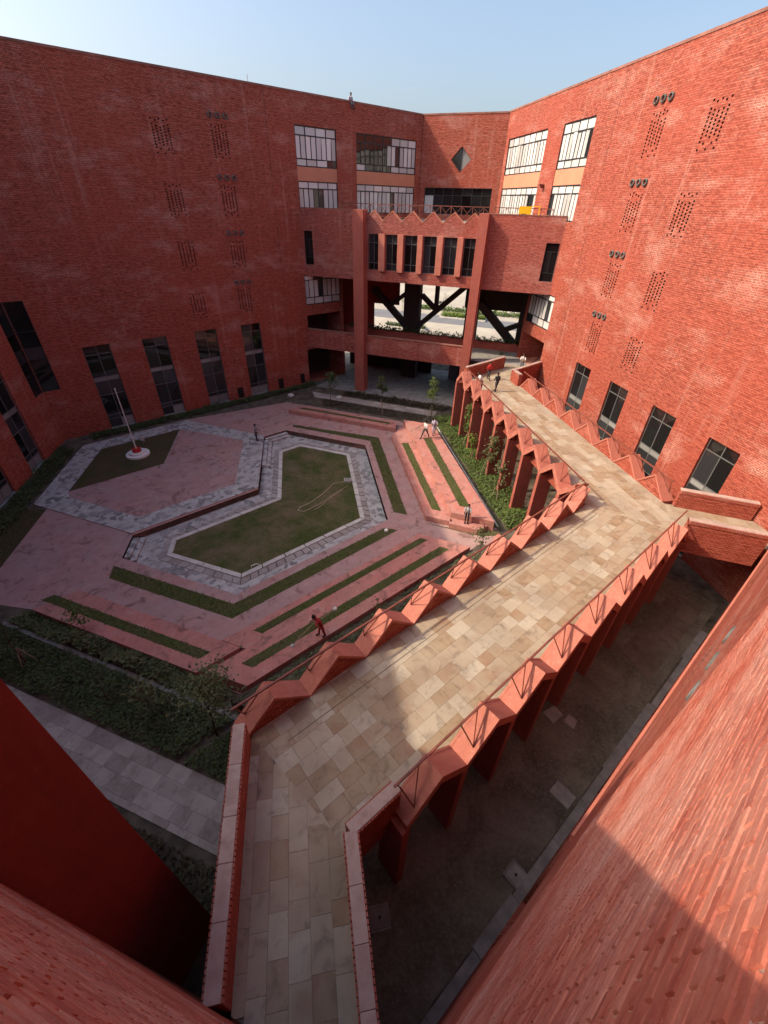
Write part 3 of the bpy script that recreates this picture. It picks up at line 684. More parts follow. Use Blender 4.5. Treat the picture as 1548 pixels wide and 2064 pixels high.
TALL_ROWS = [0.85, 0.4, 1.95, 1.3, 0.36, 2.0, 0.78]
TALL_PANE = [(['glass_ledge', 'glass_panel'], [2, 1]), 'glass_panel', (['glass_dark', 'glass_panel'], [3, 1]), (['glass_panel'], [1]), 'glass_ledge', (['glass_dark', 'glass_panel'], [4, 1]), (['glass_dark', 'glass_panel'], [2, 1])]
def wing(name, label, loc, rz, length, feats, height=26.5, mirror=False, z0=-0.04, extra_holes=(), end_cut=None, raised=None):
    """a brick wing: wall with real openings, windows, perforated panels, vent pipes, coping, roof and back"""
    t = thing(name, label, 'building', (loc[0], loc[1], 0), rz)
    X = (lambda a, b: (length - b, length - a)) if mirror else (lambda a, b: (a, b))
    holes = list(extra_holes)
    if raised: holes.append((*X(raised, length), z0, 11.7, 0))
    panels = []
    for f in feats:
        a, b = X(f[1], f[2])
        if f[0] == 'tall': holes.append((a, b, f[3], f[4], 0.28))
        elif f[0] in ('bay', 'white', 'corner', 'small'): holes.append((a, b, f[3], f[4], 0.2))
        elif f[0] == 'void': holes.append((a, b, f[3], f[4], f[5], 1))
        elif f[0] == 'vent': holes.append((a, b, f[3], f[4], 0)); panels.append((a, b, f[3], f[4]))
    obj('wall', wall_mesh(0, length, z0, height - 0.14, holes), ['brick', 'dark_concrete_and_shade'], t)
    for i, p in enumerate(panels): vent_panel(t, *p, seed=i)
    for f in feats:
        if f[0] == 'pipes':
            for k in range(3):
                x = f[1] + 0.66 * k
                link('vent_pipe', PIPE_ME, t, (length - x if mirror else x, 0, f[2]))
            continue
        a, b = X(f[1], f[2])
        if f[0] == 'tall':
            window(t, a, b, f[3], f[4], 0.2, 2, TALL_ROWS, TALL_PANE, frame='frame_grey')
            sl = MB(); sl.box(a + 0.004, b - 0.004, -0.03, 0.16, f[3] - 0.05, f[3] + 0.03); obj('sill', sl, 'slab_grey', t)
        elif f[0] == 'corner': window(t, a, b, f[3], f[4], 0.12, 1 if b - a < 2 else 2, [1.6, 1.0, 0.9, 1.2, 2.2], [(['glass_dark'], [1]), 'glass_dark', (['glass_panel'], [1]), 'glass_dark', (['glass_dark', 'glass_panel'], [3, 1])])
        elif f[0] == 'small':
            mb = MB(); mb.box(a, b, 0.1, 0.15, f[3], f[4])
            for k in range(5): mb.box(a + 0.03, b - 0.03, 0.06, 0.1, f[3] + 0.1 + k * 0.2, f[3] + 0.2 + k * 0.2)
            obj('louvre_hatch', mb, 'black_plastic', t)
        elif f[0] == 'white':
            window(t, a, b, f[3], f[4], 0.1, f[5], f[6], [(['glass_blind', 'glass_panel'], [8, 1])] * len(f[6]), split=f[7], bar=0.09, bright=f[8] if len(f) > 8 else None)
        elif f[0] == 'bay':
            # two storeys of glazing in one recessed bay with a plaster spandrel between them
            cols = f[5]
            mb = MB(); mb.box(a, b, 0.05, 0.3, 20.05, 21.15); obj('spandrel', mb, 'plaster_tan', t)
            window(t, a, b, 21.152, f[4], 0.1, cols, [0.6, 1.75, 0.72], [(['glass_blind', 'glass_panel'], [7, 1]), (['glass_blind', 'glass_panel'], [12, 1]), 'glass_blind'], split=(1,), bar=0.095, bright=f[6] if len(f) > 6 else None)
            window(t, a, b, f[3], 20.048, 0.1, cols, [2.0, 0.62], [(['glass_blind', 'glass_panel'], [8, 1]), 'glass_blind'], split=(0,), bar=0.095)
    mb = MB(); mb.box(-0.02, length + 0.02, -0.04, 0.4, height - 0.14, height); obj('coping', mb, 'coping', t)
    e0, e1 = end_cut or (0.0, 0.0)
    mb = MB(); mb.box(0.02, length - 0.02, 0.42, 12, height - 1.2, height - 0.95); obj('roof', mb, 'concrete', t)
    ra, rb = X(0.02, raised or length - 0.02)
    mb = MB(); mb.box(ra, rb, 12.0, 12.3, 0, height - 0.2)
    for x in (ra, rb - 0.28): mb.box(x, x + 0.28, 0.42, 11.98, 0, height - 1.22)
    obj('back_wall', mb, 'brick', t)
    if raised:
        ra, rb = X(raised + 0.01, length - 0.02)
        mb = MB(); mb.box(ra, rb, 0.02, 12.0, 11.45, 11.69, 0); obj('soffit', mb, 'dark_concrete_and_shade', t)
        mb = MB(); mb.box(ra, rb, 12.01, 12.3, 11.45, height - 0.2); obj('back_wall', mb, 'brick', t)
    return t

FEAT = [('tall', 3.95, 6.15, 0.06, 7.68), ('tall', 8.87, 11.08, 0.06, 7.68), ('tall', 13.77, 15.98, 0.06, 7.68), ('tall', 18.67, 20.87, 0.06, 7.68),
        ('small', 17.05, 17.75, 0.05, 1.25), ('small', 22.2, 22.9, 0.05, 1.25), ('small', 25.2, 25.85, 0.05, 1.25)]
for k, zt in enumerate((23.7, 19.58, 15.42, 11.28)):
    FEAT += [('vent', 14.0, 15.52, zt - 2.45, zt), ('vent', 18.85, 20.37, zt - 2.45, zt), ('pipes', 19.0, zt + 0.38)]
FAR = [('bay', 27.0, 31.75, 17.5, 24.2, 4), ('white', 26.85, 31.65, 8.8, 11.8, 4, [0.75, 1.75, 0.5], (1,)),
       ('void', 26.85, 31.55, 4.95, 7.7, 3.0), ('void', 26.5, 31.5, 0.02, 3.9, 3.0)]
dk = lambda r_, k: 'glass_dark' if (k < 4 and r_ == 2) or (k < 4 and r_ == 1 and random.random() < .75) or (k < 4 and r_ == 0 and random.random() < .5) else None
wing('brick_wing', 'tall shaded brick wing with perforated panels, behind the flagpole', (-22.5, 40.3), R(30), 43.78,
     [('corner', 0.0, 1.3, 4.55, 11.65)] + FEAT + FAR + [('bay', 34.25, 42.8, 17.45, 24.2, 7, dk)], raised=32.0)
wing('brick_wing', 'sunlit brick wing on the right with perforated panels and round vents', (23.3, 57.0), R(-90), 43.95,
     FEAT + FAR + [('bay', 34.6, 43.2, 17.45, 24.2, 7)], mirror=True, raised=32.0)
wing('brick_wing', 'shaded brick wing along the left edge, cornering beside the flag plaza', (-22.5, 12.82), R(90), 27.48,
     [('corner', 26.1, 27.48, 4.55, 11.65)] + [('tall', 27.48 - b, 27.48 - a, 0.06, 7.68) for (_, a, b, _, _) in FEAT[:4]], end_cut=(0, 0))
# the left edge wing runs on behind the near-left wing, above its lower roof
lw3 = [o for o in bpy.data.objects if o.get('label', '').startswith('shaded brick wing along')][0]
mb = MB(); mb.box(-13, -0.01, 0.4, 12, 0, 26.4); obj('rear_extension', mb, 'brick', lw3)
# joints in the two long walls
for o in [o for o in bpy.data.objects if o.get('category') == 'building']:
    xj = {'tall shaded': 24.15, 'sunlit bric': 43.95 - 24.4}.get(o['label'][:11])
    if xj: mb = MB(); mb.box(xj, xj + 0.035, -0.003, 0.02, 0.05, 26.3); obj('movement_joint', mb, 'dark_concrete_and_shade', o)

# near walls (the camera leans out between them), with bricks laid one by one close to it
NR_LEN = 26.68
def toned(o, vals):
    at = o.data.attributes.new('tone', 'FLOAT', 'POINT'); at.data.foreach_set('value', vals)
def brick_field(parent, xa, xb, za, zb, camx, seed, depth=0.009, rowh=0.062, bl=0.2):
    """individual bricks in front of a recessed mortar bed; the ones nearest the viewer are parts, the rest one part"""
    rnd = random.Random(seed)
    cells = []
    r_ = 0; z = za
    while z + rowh <= zb + 1e-6:
        x = xa - (bl / 2 if r_ % 2 else 0)
        while x < xb - 0.02:
            a, b = max(x, xa) + 0.004, min(x + bl, xb) - 0.004
            if b - a > 0.05: cells.append((a, b, z + 0.004, z + rowh - 0.004))
            x += bl
        z += rowh; r_ += 1
    dist = lambda c: abs((c[0] + c[1]) / 2 - camx) + abs((c[2] + c[3]) / 2 - 16.6)
    cells.sort(key=dist)
    rest = MB(); rest.t = []
    def brick_mesh(mb, a, b, c, d, y0):
        e = 0.004
        i = len(mb.v)
        j = lambda: rnd.uniform(-0.0016, 0.0016)
        mb.v += [(a + j(), depth + .01, c + j()), (b + j(), depth + .01, c + j()), (b + j(), depth + .01, d + j()), (a + j(), depth + .01, d + j()),
                 (a + e + j(), y0 + j(), c + e + j()), (b - e + j(), y0 + j(), c + e + j()), (b - e + j(), y0 + j(), d - e + j()), (a + e + j(), y0 + j(), d - e + j())]
        for q in ((4, 5, 6, 7), (0, 1, 5, 4), (1, 2, 6, 5), (2, 3, 7, 6), (3, 0, 4, 7)): mb.f.append(tuple(i + k for k in q)); mb.m.append(0)
        mb.t += [rnd.random()] * 8
    for i, (a, b, c, d) in enumerate(cells):
        y0 = rnd.uniform(-0.0025, 0.003)
        if i < 300:
            mb = MB(); mb.t = []; brick_mesh(mb, a, b, c, d, y0); toned(obj('brick', mb, 'brick_face', parent), mb.t)
        else: brick_mesh(rest, a, b, c, d, y0)
    o = obj('brick_courses', rest, 'brick_face', parent); o['kind'] = 'stuff'; toned(o, rest.t)
m, nt, b = new_mat('brick_face')
p_ = objc(nt)
mp_ = N(nt, 'ShaderNodeMapping'); mp_.inputs['Scale'].default_value = (4.2, 4.2, 12.0); nt.links.new(p_, mp_.inputs[0])
sp_ = noise(nt, mp_.outputs[0], 1.0, 3, 0.6); fn_ = noise(nt, p_, 38, 5, 0.7); bg_ = noise(nt, p_, 0.6, 5, 0.65)
c_ = mixc(nt, ramp(nt, sp_, 0.38, 0.62), (0.34, 0.075, 0.050), (0.47, 0.145, 0.095))
c_ = mixc(nt, ramp(nt, fn_, 0.55, 0.75, 0, 0.5), c_, (0.55, 0.25, 0.18))
c_ = mixc(nt, mathn(nt, 'MULTIPLY', ramp(nt, bg_, 0.44, 0.66), ramp(nt, fn_, 0.35, 0.6, 0.25, 0.85)), c_, (0.56, 0.34, 0.28))
tn_ = N(nt, 'ShaderNodeAttribute', attribute_type='GEOMETRY', attribute_name='tone').outputs['Fac']
c_ = mixc(nt, ramp(nt, tn_, 0.0, 0.35, 0.4, 0.0), c_, (0.22, 0.040, 0.030))
c_ = mixc(nt, ramp(nt, tn_, 0.65, 1.0, 0.0, 0.35), c_, (0.54, 0.25, 0.185))
nt.links.new(c_, b.inputs['Base Color']); b.inputs['Roughness'].default_value = 0.85; b.inputs['Specular IOR Level'].default_value = 0.2
bump(nt, b, fn_, 0.6, 0.012)

nrw = thing('brick_wing', 'near brick wall filling the lower right, crossed by a diagonal shadow', 'building', (23.3, 13.05, 0), R(210))
xr = NR_LEN      # local x of the corner below the camera
bx0, bx1, bz0, bz1 = xr - 5.3, xr - 0.25, 9.1, 18.4
feats = [('tall', NR_LEN - b_, NR_LEN - a_, 0.12, 5.2) for (a_, b_) in ((3.95, 6.15), (8.87, 11.08), (13.77, 15.98), (18.67, 20.87))]
holes = [(f[1], f[2], f[3], f[4], 0.28) for f in feats] + [(bx0, bx1, bz0, bz1, 0.009, 1)]
vents = [(NR_LEN - 15.5, NR_LEN - 14.0), (NR_LEN - 10.5, NR_LEN - 9.0)]
for zt in (23.7, 19.58, 15.42, 11.28):
    for v in vents: holes.append((v[0], v[1], zt - 2.45, zt, 0))
obj('wall', wall_mesh(0, NR_LEN, -0.04, 26.36, holes), ['brick', 'mortar'], nrw)
i = 0
for zt in (23.7, 19.58, 15.42, 11.28):
    for v in vents: i += 1; vent_panel(nrw, v[0], v[1], zt - 2.45, zt, 40 + i)
for k in range(3): link('vent_pipe', PIPE_ME, nrw, (NR_LEN - 5.85 - 0.8 * k, 0.118, 12.75))
for f in feats: window(nrw, f[1], f[2], f[3], f[4], 0.2, 2, [0.8, 0.4, 1.6, 1.2, 1.2], 'glass_dark')
mb = MB(); mb.box(-0.02, NR_LEN, -0.04, 0.4, 26.36, 26.5); obj('coping', mb, 'coping', nrw)
mb = MB(); mb.box(0.1, NR_LEN - 0.1, 0.42, 12, 25.3, 25.5); obj('roof', mb, 'concrete', nrw)
# projecting brick ledge over the ground floor windows, seen edge-on, with its course of headers
mb = MB(); mb.box(0.4, NR_LEN - 6.3, -0.065, 0.0, 5.62, 5.72); mb.box(0.4, NR_LEN - 6.3, -0.03, 0.0, 5.4, 5.62); obj('ledge', mb, 'plaster_pink', nrw)
mb = MB(); x = 0.5
while x < NR_LEN - 6.5: mb.box(x, x + 0.1, -0.055, -0.031, 5.42, 5.6); x += 0.24
obj('header_course', mb, 'brick_face', nrw)['kind'] = 'stuff'
brick_field(nrw, bx0, bx1, bz0, bz1, xr - 1.0, 3)

NL_LEN = 26.2
nlw = thing('brick_wing', 'pinkish shaded brick wall in the lower left corner beside the dark red fin', 'building', (0.2, -0.29, 0), R(150))
holes = [(0.3, 5.9, 9.1, 18.2, 0.009, 1)]
obj('wall', wall_mesh(0, NL_LEN, -0.04, 18.3, holes), ['brick', 'mortar'], nlw)
brick_field(nlw, 0.3, 5.9, 9.1, 18.2, 1.4, 8)
mb = MB(); mb.box(0.0, NL_LEN, -0.01, 0.35, 18.3, 18.42); obj('coping', mb, 'coping', nlw)
mb = MB(); mb.box(0.1, NL_LEN - 0.1, 0.37, 12, 16.8, 17.0); obj('roof', mb, 'concrete', nlw)
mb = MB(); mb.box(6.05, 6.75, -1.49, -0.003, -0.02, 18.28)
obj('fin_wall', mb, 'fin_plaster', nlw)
jt = MB()
for z in (3.0, 6.0, 9.0, 12.0, 15.0): jt.box(6.048, 6.06, -1.485, -0.01, z, z + 0.008)
jt.box(6.0475, 6.06, -0.815, -0.808, 0, 18.2)
obj('fin_joint', jt, 'plaster_dark_red', nlw)

# ------------------------------------------------------------------ bridging block between the wings (frame: x = T, y = m)
blk = thing('bridge_block', 'brick block with zigzag parapet on two tall pillars, spanning the far opening', 'building', (0, 0, 0), R(-30))
FM = 47.1
TL, TR = -26.1, -0.3
wins = [(-18.73, -17.53), (-16.83, -15.53), (-14.9, -13.5), (-12.94, -11.57), (-10.92, -9.58), (-8.98, -7.8)]
holes = [(a, b, 12.8, 15.95, 0.35) for a, b in wins] + [(-26.0, -25.0, 12.85, 15.95, 0.3), (-1.55, -0.4, 12.85, 15.9, 0.3)]
mb = wall_mesh(TL, TR, 11.8, 17.0, holes, y=FM)
# parapet upper part: plain at both sides, zigzag in the middle
for a, b in ((TL, -18.85), (-7.75, TR)): mb.face([(a, FM, 17.0), (b, FM, 17.0), (b, FM, 17.84), (a, FM, 17.84)])
obj('wall', mb, ['brick_pale', 'dark_concrete_and_shade'], blk)
zz = [-18.85, -18.05, -17.22, -16.2, -15.22, -14.15, -13.17, -12.17, -11.2, -10.15, -9.15, -8.3, -7.75]
zh = [17.3, 17.86, 17.0, 17.84, 17.0, 17.86, 17.0, 17.86, 17.0, 17.88, 17.02, 17.88, 17.35]
zg = MB(); zc = MB()
for k in range(len(zz) - 1):
    a, b, c, d = zz[k], zz[k + 1], zh[k], zh[k + 1]
    if c > 17.001 or d > 17.001:
        for y in (FM, FM + 0.25):
            zg.face([(a, y, 17.0), (b, y, 17.0), (b, y, d), (a, y, c)])
        zc.bar((a, FM + 0.125, c + 0.02), (b, FM + 0.125, d + 0.02), 0.3, 0.05)
obj('zigzag_parapet', zg, 'brick_pale', blk); obj('zigzag_coping', zc, 'plaster_tan', blk)
mb = MB(); mb.box(TL, -18.86, FM - 0.03, FM + 0.3, 17.84, 17.92); mb.box(-7.74, TR, FM - 0.03, FM + 0.3, 17.84, 17.92); obj('coping', mb, 'coping', blk)
mb = MB(); mb.box(TL + 0.3, TR - 0.2, FM + 0.27, 61.25, 16.7, 16.95); obj('terrace_floor', mb, 'slab_grey', blk)
mb = MB(); mb.prism([(TL, FM + 0.004), (TR, FM + 0.004), (7.2, 60), (-18.6, 60)], 11.815, 12.0); obj('soffit', mb, 'dark_concrete_and_shade', blk)
for i, (a, b) in enumerate(wins): window(blk, a, b, 12.8, 15.95, FM + 0.25, 2, [0.62, 1.75, 0.75], [(['glass_dark', 'glass_panel'], [1, 1]), (['glass_dark', 'glass_panel'], [3, 1]), 'glass_panel'], frame='pipe_grey', bar=0.05)
for a, b in ((-26.0, -25.0), (-1.55, -0.4)): window(blk, a, b, 12.85, 15.92, FM + 0.15, 1, [0.7, 1.7, 0.7], 'glass_dark', split=(1,), bar=0.05)
pe = [(-17.53, -16.83), (-15.53, -14.9), (-13.5, -12.94), (-11.57, -10.92), (-9.58, -8.98)]
for a, b in pe:
    mb = MB(); mb.box(a + 0.02, b - 0.02, FM - 0.3, FM + 0.1, 12.75, 16.0); obj('pier', mb, 'plaster_pink', blk)
for a, b in ((-20.05, -18.9), (-7.72, -6.85)):
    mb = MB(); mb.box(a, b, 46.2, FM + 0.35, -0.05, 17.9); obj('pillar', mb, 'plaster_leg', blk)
# floor band at first floor level
a = MB(); a.box(-26.2, -20.06, 46.75, 47.1, 4.28, 6.28); a.box(-18.89, -7.73, 46.75, 47.1, 4.28, 6.28); obj('parapet_band', a, 'brick_pale', blk)
a = MB(); a.box(-26.2, -20.06, 46.7, 47.15, 6.28, 6.36); a.box(-18.89, -7.73, 46.7, 47.15, 6.28, 6.36); obj('coping', a, 'coping', blk)
a = MB(); a.prism([(-26.1, 47.12), (-0.3, 47.12), (2.8, 53.2), (-22.5, 53.2)], 4.3, 4.94, mi=1, mtop=0); obj('floor_slab', a, ['slab_grey', 'dark_concrete_and_shade'], blk)
a = MB(); a.box(-24, -0.5, 52.3, 52.6, 4.0, 5.85); obj('planter_wall', a, 'plaster_red', blk)
# branching columns behind
tree = MB()
def tb(p, q, w, y=54.0, d=0.9):
    tree.bar((p[0], y, p[1]), (q[0], y, q[1]), d, w, up=(-(q[1] - p[1]), 0, q[0] - p[0]))
tree.box(-16.6, -14.7, 53.4, 54.6, 0, 11.82)
tb((-14.9, 6.2), (-8.5, 11.9), 0.6); tb((-14.6, 9.75), (-12.5, 8.1), 0.42, 54.02, 0.8); tree.box(-12.95, -12.55, 53.65, 54.35, 8.6, 11.82)
tb((-16.4, 6.2), (-20.6, 10.0), 0.6); tb((-16.6, 9.75), (-18.7, 8.1), 0.42, 54.02, 0.8)
obj('branching_column', tree, 'dark_concrete_and_shade', blk)
tree = MB()
tree.box(-3.0, -1.75, 52.9, 54.2, 0, 11.82); tb((-3.2, 5.4), (-7.6, 9.4), 0.8); tb((-4.3, 6.9), (-2.8, 7.6), 0.5, 54.02, 0.7); tree.box(-9.1, -7.7, 53.4, 54.6, 0, 11.82)
obj('branching_column', tree, 'dark_concrete_and_shade', blk)
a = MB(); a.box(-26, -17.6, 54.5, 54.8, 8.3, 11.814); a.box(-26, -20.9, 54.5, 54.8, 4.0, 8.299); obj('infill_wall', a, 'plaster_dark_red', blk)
a = MB(); a.box(-9.5, -0.2, 54.65, 54.9, 8.7, 11.814); obj('infill_wall', a, 'dark_concrete_and_shade', blk)
a = MB(); a.box(-25, -13.2, 56.0, 56.3, 0, 3.9); obj('undercroft_wall', a, 'dark_concrete_and_shade', blk)
a = MB(); a.box(-10.6, -3.6, 55.0, 55.3, 0, 3.9); obj('undercroft_skylit_panel', a, 'skylit_blue_grey', blk)  # added panel; its blue-grey colour paints in sky light on the undercroft floor
a = MB(); a.box(-21.2, -20.3, 50.0, 50.9, 0, 11.82); obj('pillar', a, 'plaster_dark_red', blk)
# terrace railing behind the zigzag
rl = MB()
for z in (17.35, 18.35): rl.bar((-22.0, 48.3, z), (-1.6, 48.3, z), 0.05, 0.06)
x = -22.0
while x < -1.5:
    rl.bar((x, 48.3, 16.95), (x, 48.3, 18.35), 0.05, 0.05, up=(0, 1, 0))
    if x + 1.02 < -1.5:
        rl.bar((x, 48.3, 17.35), (x + 1.02, 48.3, 18.33), 0.03, 0.03, up=(0, 1, 0)); rl.bar((x, 48.33, 18.33), (x + 1.02, 48.33, 17.35), 0.03, 0.03, up=(0, 1, 0))
    x += 1.02
obj('terrace_railing', rl, 'rail_steel', blk)

# set-back upper facade closing the far end
rear = thing('rear_facade', 'set back brick facade with a diamond window above a glazed strip', 'building', (0, 0, 0), R(-30))
RM = 61.3
mb = wall_mesh(-17.75, -8.3, 16.95, 26.36, [(-17.15, -9.15, 17.5, 20.05, 0.3), (-14.25, -11.95, 21.45, 23.75, 0)], y=RM)
cx, cz, h = -13.1, 22.6, 1.15
for sx in (-1, 1):
    for sz in (-1, 1):
        f = [(cx + sx * h, RM, cz + sz * h), (cx, RM, cz + sz * h), (cx + sx * h, RM, cz)]
        mb.face(f if sx * sz > 0 else f[::-1])
        q = [(cx, RM, cz + sz * h), (cx + sx * h, RM, cz), (cx + sx * h, RM + 0.3, cz), (cx, RM + 0.3, cz + sz * h)]
        mb.face(q)
obj('wall', mb, 'brick', rear)
dw = MB()
for (p, q) in (((cx, cz + h), (cx + h, cz)), ((cx + h, cz), (cx, cz - h)), ((cx, cz - h), (cx - h, cz)), ((cx - h, cz), (cx, cz + h)), ((cx, cz + h), (cx, cz - h))):
    dw.bar((p[0], RM + 0.22, p[1]), (q[0], RM + 0.22, q[1]), 0.08, 0.08, up=(0, 1, 0))
dwo = obj('diamond_window', dw, 'frame', rear)
for sx, mt in ((-1, 'glass_panel'), (1, 'glass_ledge')):
    pn = MB(); pn.face([(cx, RM + 0.25, cz - h), (cx + sx * h, RM + 0.25, cz), (cx, RM + 0.25, cz + h)][::sx]); obj('pane', pn, mt, dwo)
window(rear, -17.15, -9.15, 17.5, 20.05, RM + 0.2, 7, [1.8, 0.7], [(['glass_dark', 'glass_panel', 'glass_blind'], [7, 3, 1]), (['glass_dark', 'glass_blind'], [7, 2])], bar=0.06)
mb = MB(); mb.box(-17.9, -8.2, RM - 0.04, RM + 0.4, 26.36, 26.5); obj('coping', mb, 'coping', rear)
mb = MB(); mb.box(-17.7, -8.3, RM + 0.42, RM + 9, 25.3, 25.5); mb.box(-17.7, -8.3, RM + 9, RM + 9.3, 11.8, 25.28); mb.box(-17.7, -8.3, RM + 0.42, RM + 8.98, 11.5, 11.78); obj('roof', mb, 'concrete', rear)

# ------------------------------------------------------------------ footbridges
DZ = 4.95; RZ = 6.1; VZ = 4.98; RAILZ = 6.32
def fold(parent, x0, units, period, yi, yo, half_end=False, first_down=True, legs=True, leg_in=0.25, rf=0.42):
    """folded-plate parapet: yi inner line, yo outer line (either sign). Plates, inner triangular walls, outer fascia, legs, rail, struts."""
    sgn = 1 if yo > yi else -1
    pts = []
    n = units * 2 + (1 if half_end else 0)
    for k in range(n + 1): pts.append((x0 + k * period / 2, VZ if (k % 2 == 0) == first_down else RZ))
    th = 0.13; ya, yb = sorted((yi - sgn * 0.06, yo))
    wa, wb = sorted((yi, yi + sgn * 0.14))
    fa, fb = sorted((yo + sgn * 0.004, yo - sgn * 0.13))
    for k in range(n):
        (x, z), (x2, z2) = pts[k], pts[k + 1]
        mb = MB(); i = 0
        mb.v += [(x, ya, z), (x2, ya, z2), (x2, yb, z2), (x, yb, z), (x, ya, z - th), (x2, ya, z2 - th), (x2, yb, z2 - th), (x, yb, z - th)]
        mb.f += [(0, 1, 2, 3), (7, 6, 5, 4), (4, 5, 1, 0), (6, 7, 3, 2), (5, 6, 2, 1), (7, 4, 0, 3)]; mb.m += [0] * 6
        pl_ = obj('folded_plate', mb, 'plaster_fold', parent)
        ea, eb = sorted((yi - sgn * 0.06, yi + sgn * 0.02))
        mb = MB(); mb.v += [(x, ea, z + .018), (x2, ea, z2 + .018), (x2, eb, z2 + .018), (x, eb, z + .018), (x, ea, z + .001), (x2, ea, z2 + .001), (x2, eb, z2 + .001), (x, eb, z + .001)]
        mb.f += [(0, 1, 2, 3), (4, 5, 1, 0), (6, 7, 3, 2), (5, 6, 2, 1), (7, 4, 0, 3)]; mb.m += [0] * 5
        obj('edge_strip', mb, 'plaster_fold', pl_)
        mb = MB()
        zl = DZ - 0.75
        mb.v += [(x, wa, zl), (x2, wa, zl), (x2, wa, z2 - th - .004), (x, wa, z - th - .004), (x, wb, zl), (x2, wb, zl), (x2, wb, z2 - th - .004), (x, wb, z - th - .004)]
        mb.f += [(0, 1, 2, 3), (7, 6, 5, 4), (0, 4, 5, 1), (2, 6, 7, 3), (1, 5, 6, 2), (4, 0, 3, 7)]; mb.m += [0] * 6
        obj('gable_wall', mb, 'brick', parent)
        mb = MB(); d = 0.42
        mb.v += [(x, fa, z - th - .003), (x2, fa, z2 - th - .003), (x2, fa, z2 - d), (x, fa, z - d), (x, fb, z - th - .003), (x2, fb, z2 - th - .003), (x2, fb, z2 - d), (x, fb, z - d)]
        mb.f += [(0, 1, 2, 3), (7, 6, 5, 4), (0, 4, 5, 1), (2, 6, 7, 3), (1, 5, 6, 2), (4, 0, 3, 7)]; mb.m += [0] * 6
        obj('fascia', mb, 'plaster_fold', parent)
    if legs:
        for (x, z) in pts:
            if z == VZ:
                la, lb = sorted((yo - sgn * 0.004, yi - sgn * leg_in))
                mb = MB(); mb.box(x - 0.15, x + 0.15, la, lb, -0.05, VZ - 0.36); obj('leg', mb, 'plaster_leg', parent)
    yr = yi + (yo - yi) * rf
    rb = MB(); xa, xb = pts[0][0], pts[-1][0]
    rb.box(xa, xb, yr - 0.03, yr + 0.03, RAILZ - 0.04, RAILZ + 0.03)
    hr = obj('handrail', rb, 'rail_steel', parent)
    sb = None
    for k in range(n):
        (x, z), (x2, z2) = pts[k], pts[k + 1]
        if z2 > z:      # rising plate: two thin struts spreading from one foot on the plate to the rail
            f = 0.3; foot = (x + (x2 - x) * f, yi + (yo - yi) * 0.78, z + (z2 - z) * f + 0.01)
            sb = MB(); sb.bar(foot, (x + (x2 - x) * 0.1, yr, RAILZ - 0.045), 0.03, 0.03); sb.bar(foot, (x + (x2 - x) * 0.72, yr, RAILZ - 0.045), 0.03, 0.03)
            obj('strut', sb, 'rail_steel', parent)
    return pts
def deck(parent, conv_world, rz, rowdir, seed, rows=(0.55, 0.7), lens=(0.55, 1.2)):
    q = ccw([rot2(p, -rz) for p in conv_world])
    mb = MB(); mb.prism(q, DZ - 0.55, DZ - 0.045, mi=0, mtop=1); obj('deck_slab', mb, ['plaster_red', 'concrete'], parent)
    pavers(parent, q, DZ - 0.044, DZ, rowdir, 'deck_stone', rows, lens, seed=seed)
def brick_parapet(parent, a, b, w, z0, z1, rz, cap=True, capmat='coping_stone', mat='brick'):
    """straight low brick wall with coping slabs; a, b world points on its centre line"""
    a, b = rot2(a, -rz), rot2(b, -rz)
    A, B = Vector((*a, 0)), Vector((*b, 0)); d = (B - A).normalized(); nr = Vector((-d.y, d.x, 0))
    q = [A + nr * w / 2, A - nr * w / 2, B - nr * w / 2, B + nr * w / 2]
    ang = math.atan2(d.y, d.x); ln = (B - A).length
    e = MB(); e.box(0, ln, -w / 2, w / 2, z0, z1 - 0.075)
    obj('parapet', e, mat, parent, (A.x, A.y, 0), ang)
    # soldier course showing just under the coping
    e = MB(); x = 0.01
    while x < ln - 0.05:
        for sy in (-1, 1): e.box(x, x + 0.085, min(sy * (w / 2 - .006), sy * (w / 2 + .032)), max(sy * (w / 2 - .006), sy * (w / 2 + .032)), z1 - 0.2, z1 - 0.03)
        x += 0.11
    o = obj('soldier_course', e, 'brick_face', parent, (A.x, A.y, 0), ang); o['kind'] = 'stuff'
    if cap:
        n = max(1, round(ln / 1.05)); xs = [0] + [(k + random.uniform(-0.15, 0.15)) * ln / n for k in range(1, n)] + [ln]
        for k in range(n):
            e = MB(); e.box(xs[k] + 0.003, xs[k + 1] - 0.003, -w / 2 + 0.008, w / 2 - 0.008, z1 - 0.073, z1 + random.uniform(-.003, .003))
            obj('coping_slab', e, capmat, parent, (A.x, A.y, 0), ang)

fa_ = thing('footbridge', 'entrance bridge with low brick parapets running towards the viewer', 'footbridge', (0, 0, 0), R(90))
deck(fa_, [(-2.63, 1.40), (-0.034, -0.1), (-0.034, 3.81), (-2.63, 7.22)], R(90), 0.0, 21, (0.42, 0.52), (0.48, 1.05))
brick_parapet(fa_, (-2.80, 1.48), (-2.80, 6.99), 0.35, 3.8, 6.05, R(90))
brick_parapet(fa_, (0.135, -0.1), (0.135, 3.82), 0.33, 3.8, 6.05, R(90))
brick_parapet(fa_, (0.096, 3.85), (1.455, 4.62), 0.33, 3.8, 6.03, R(90))

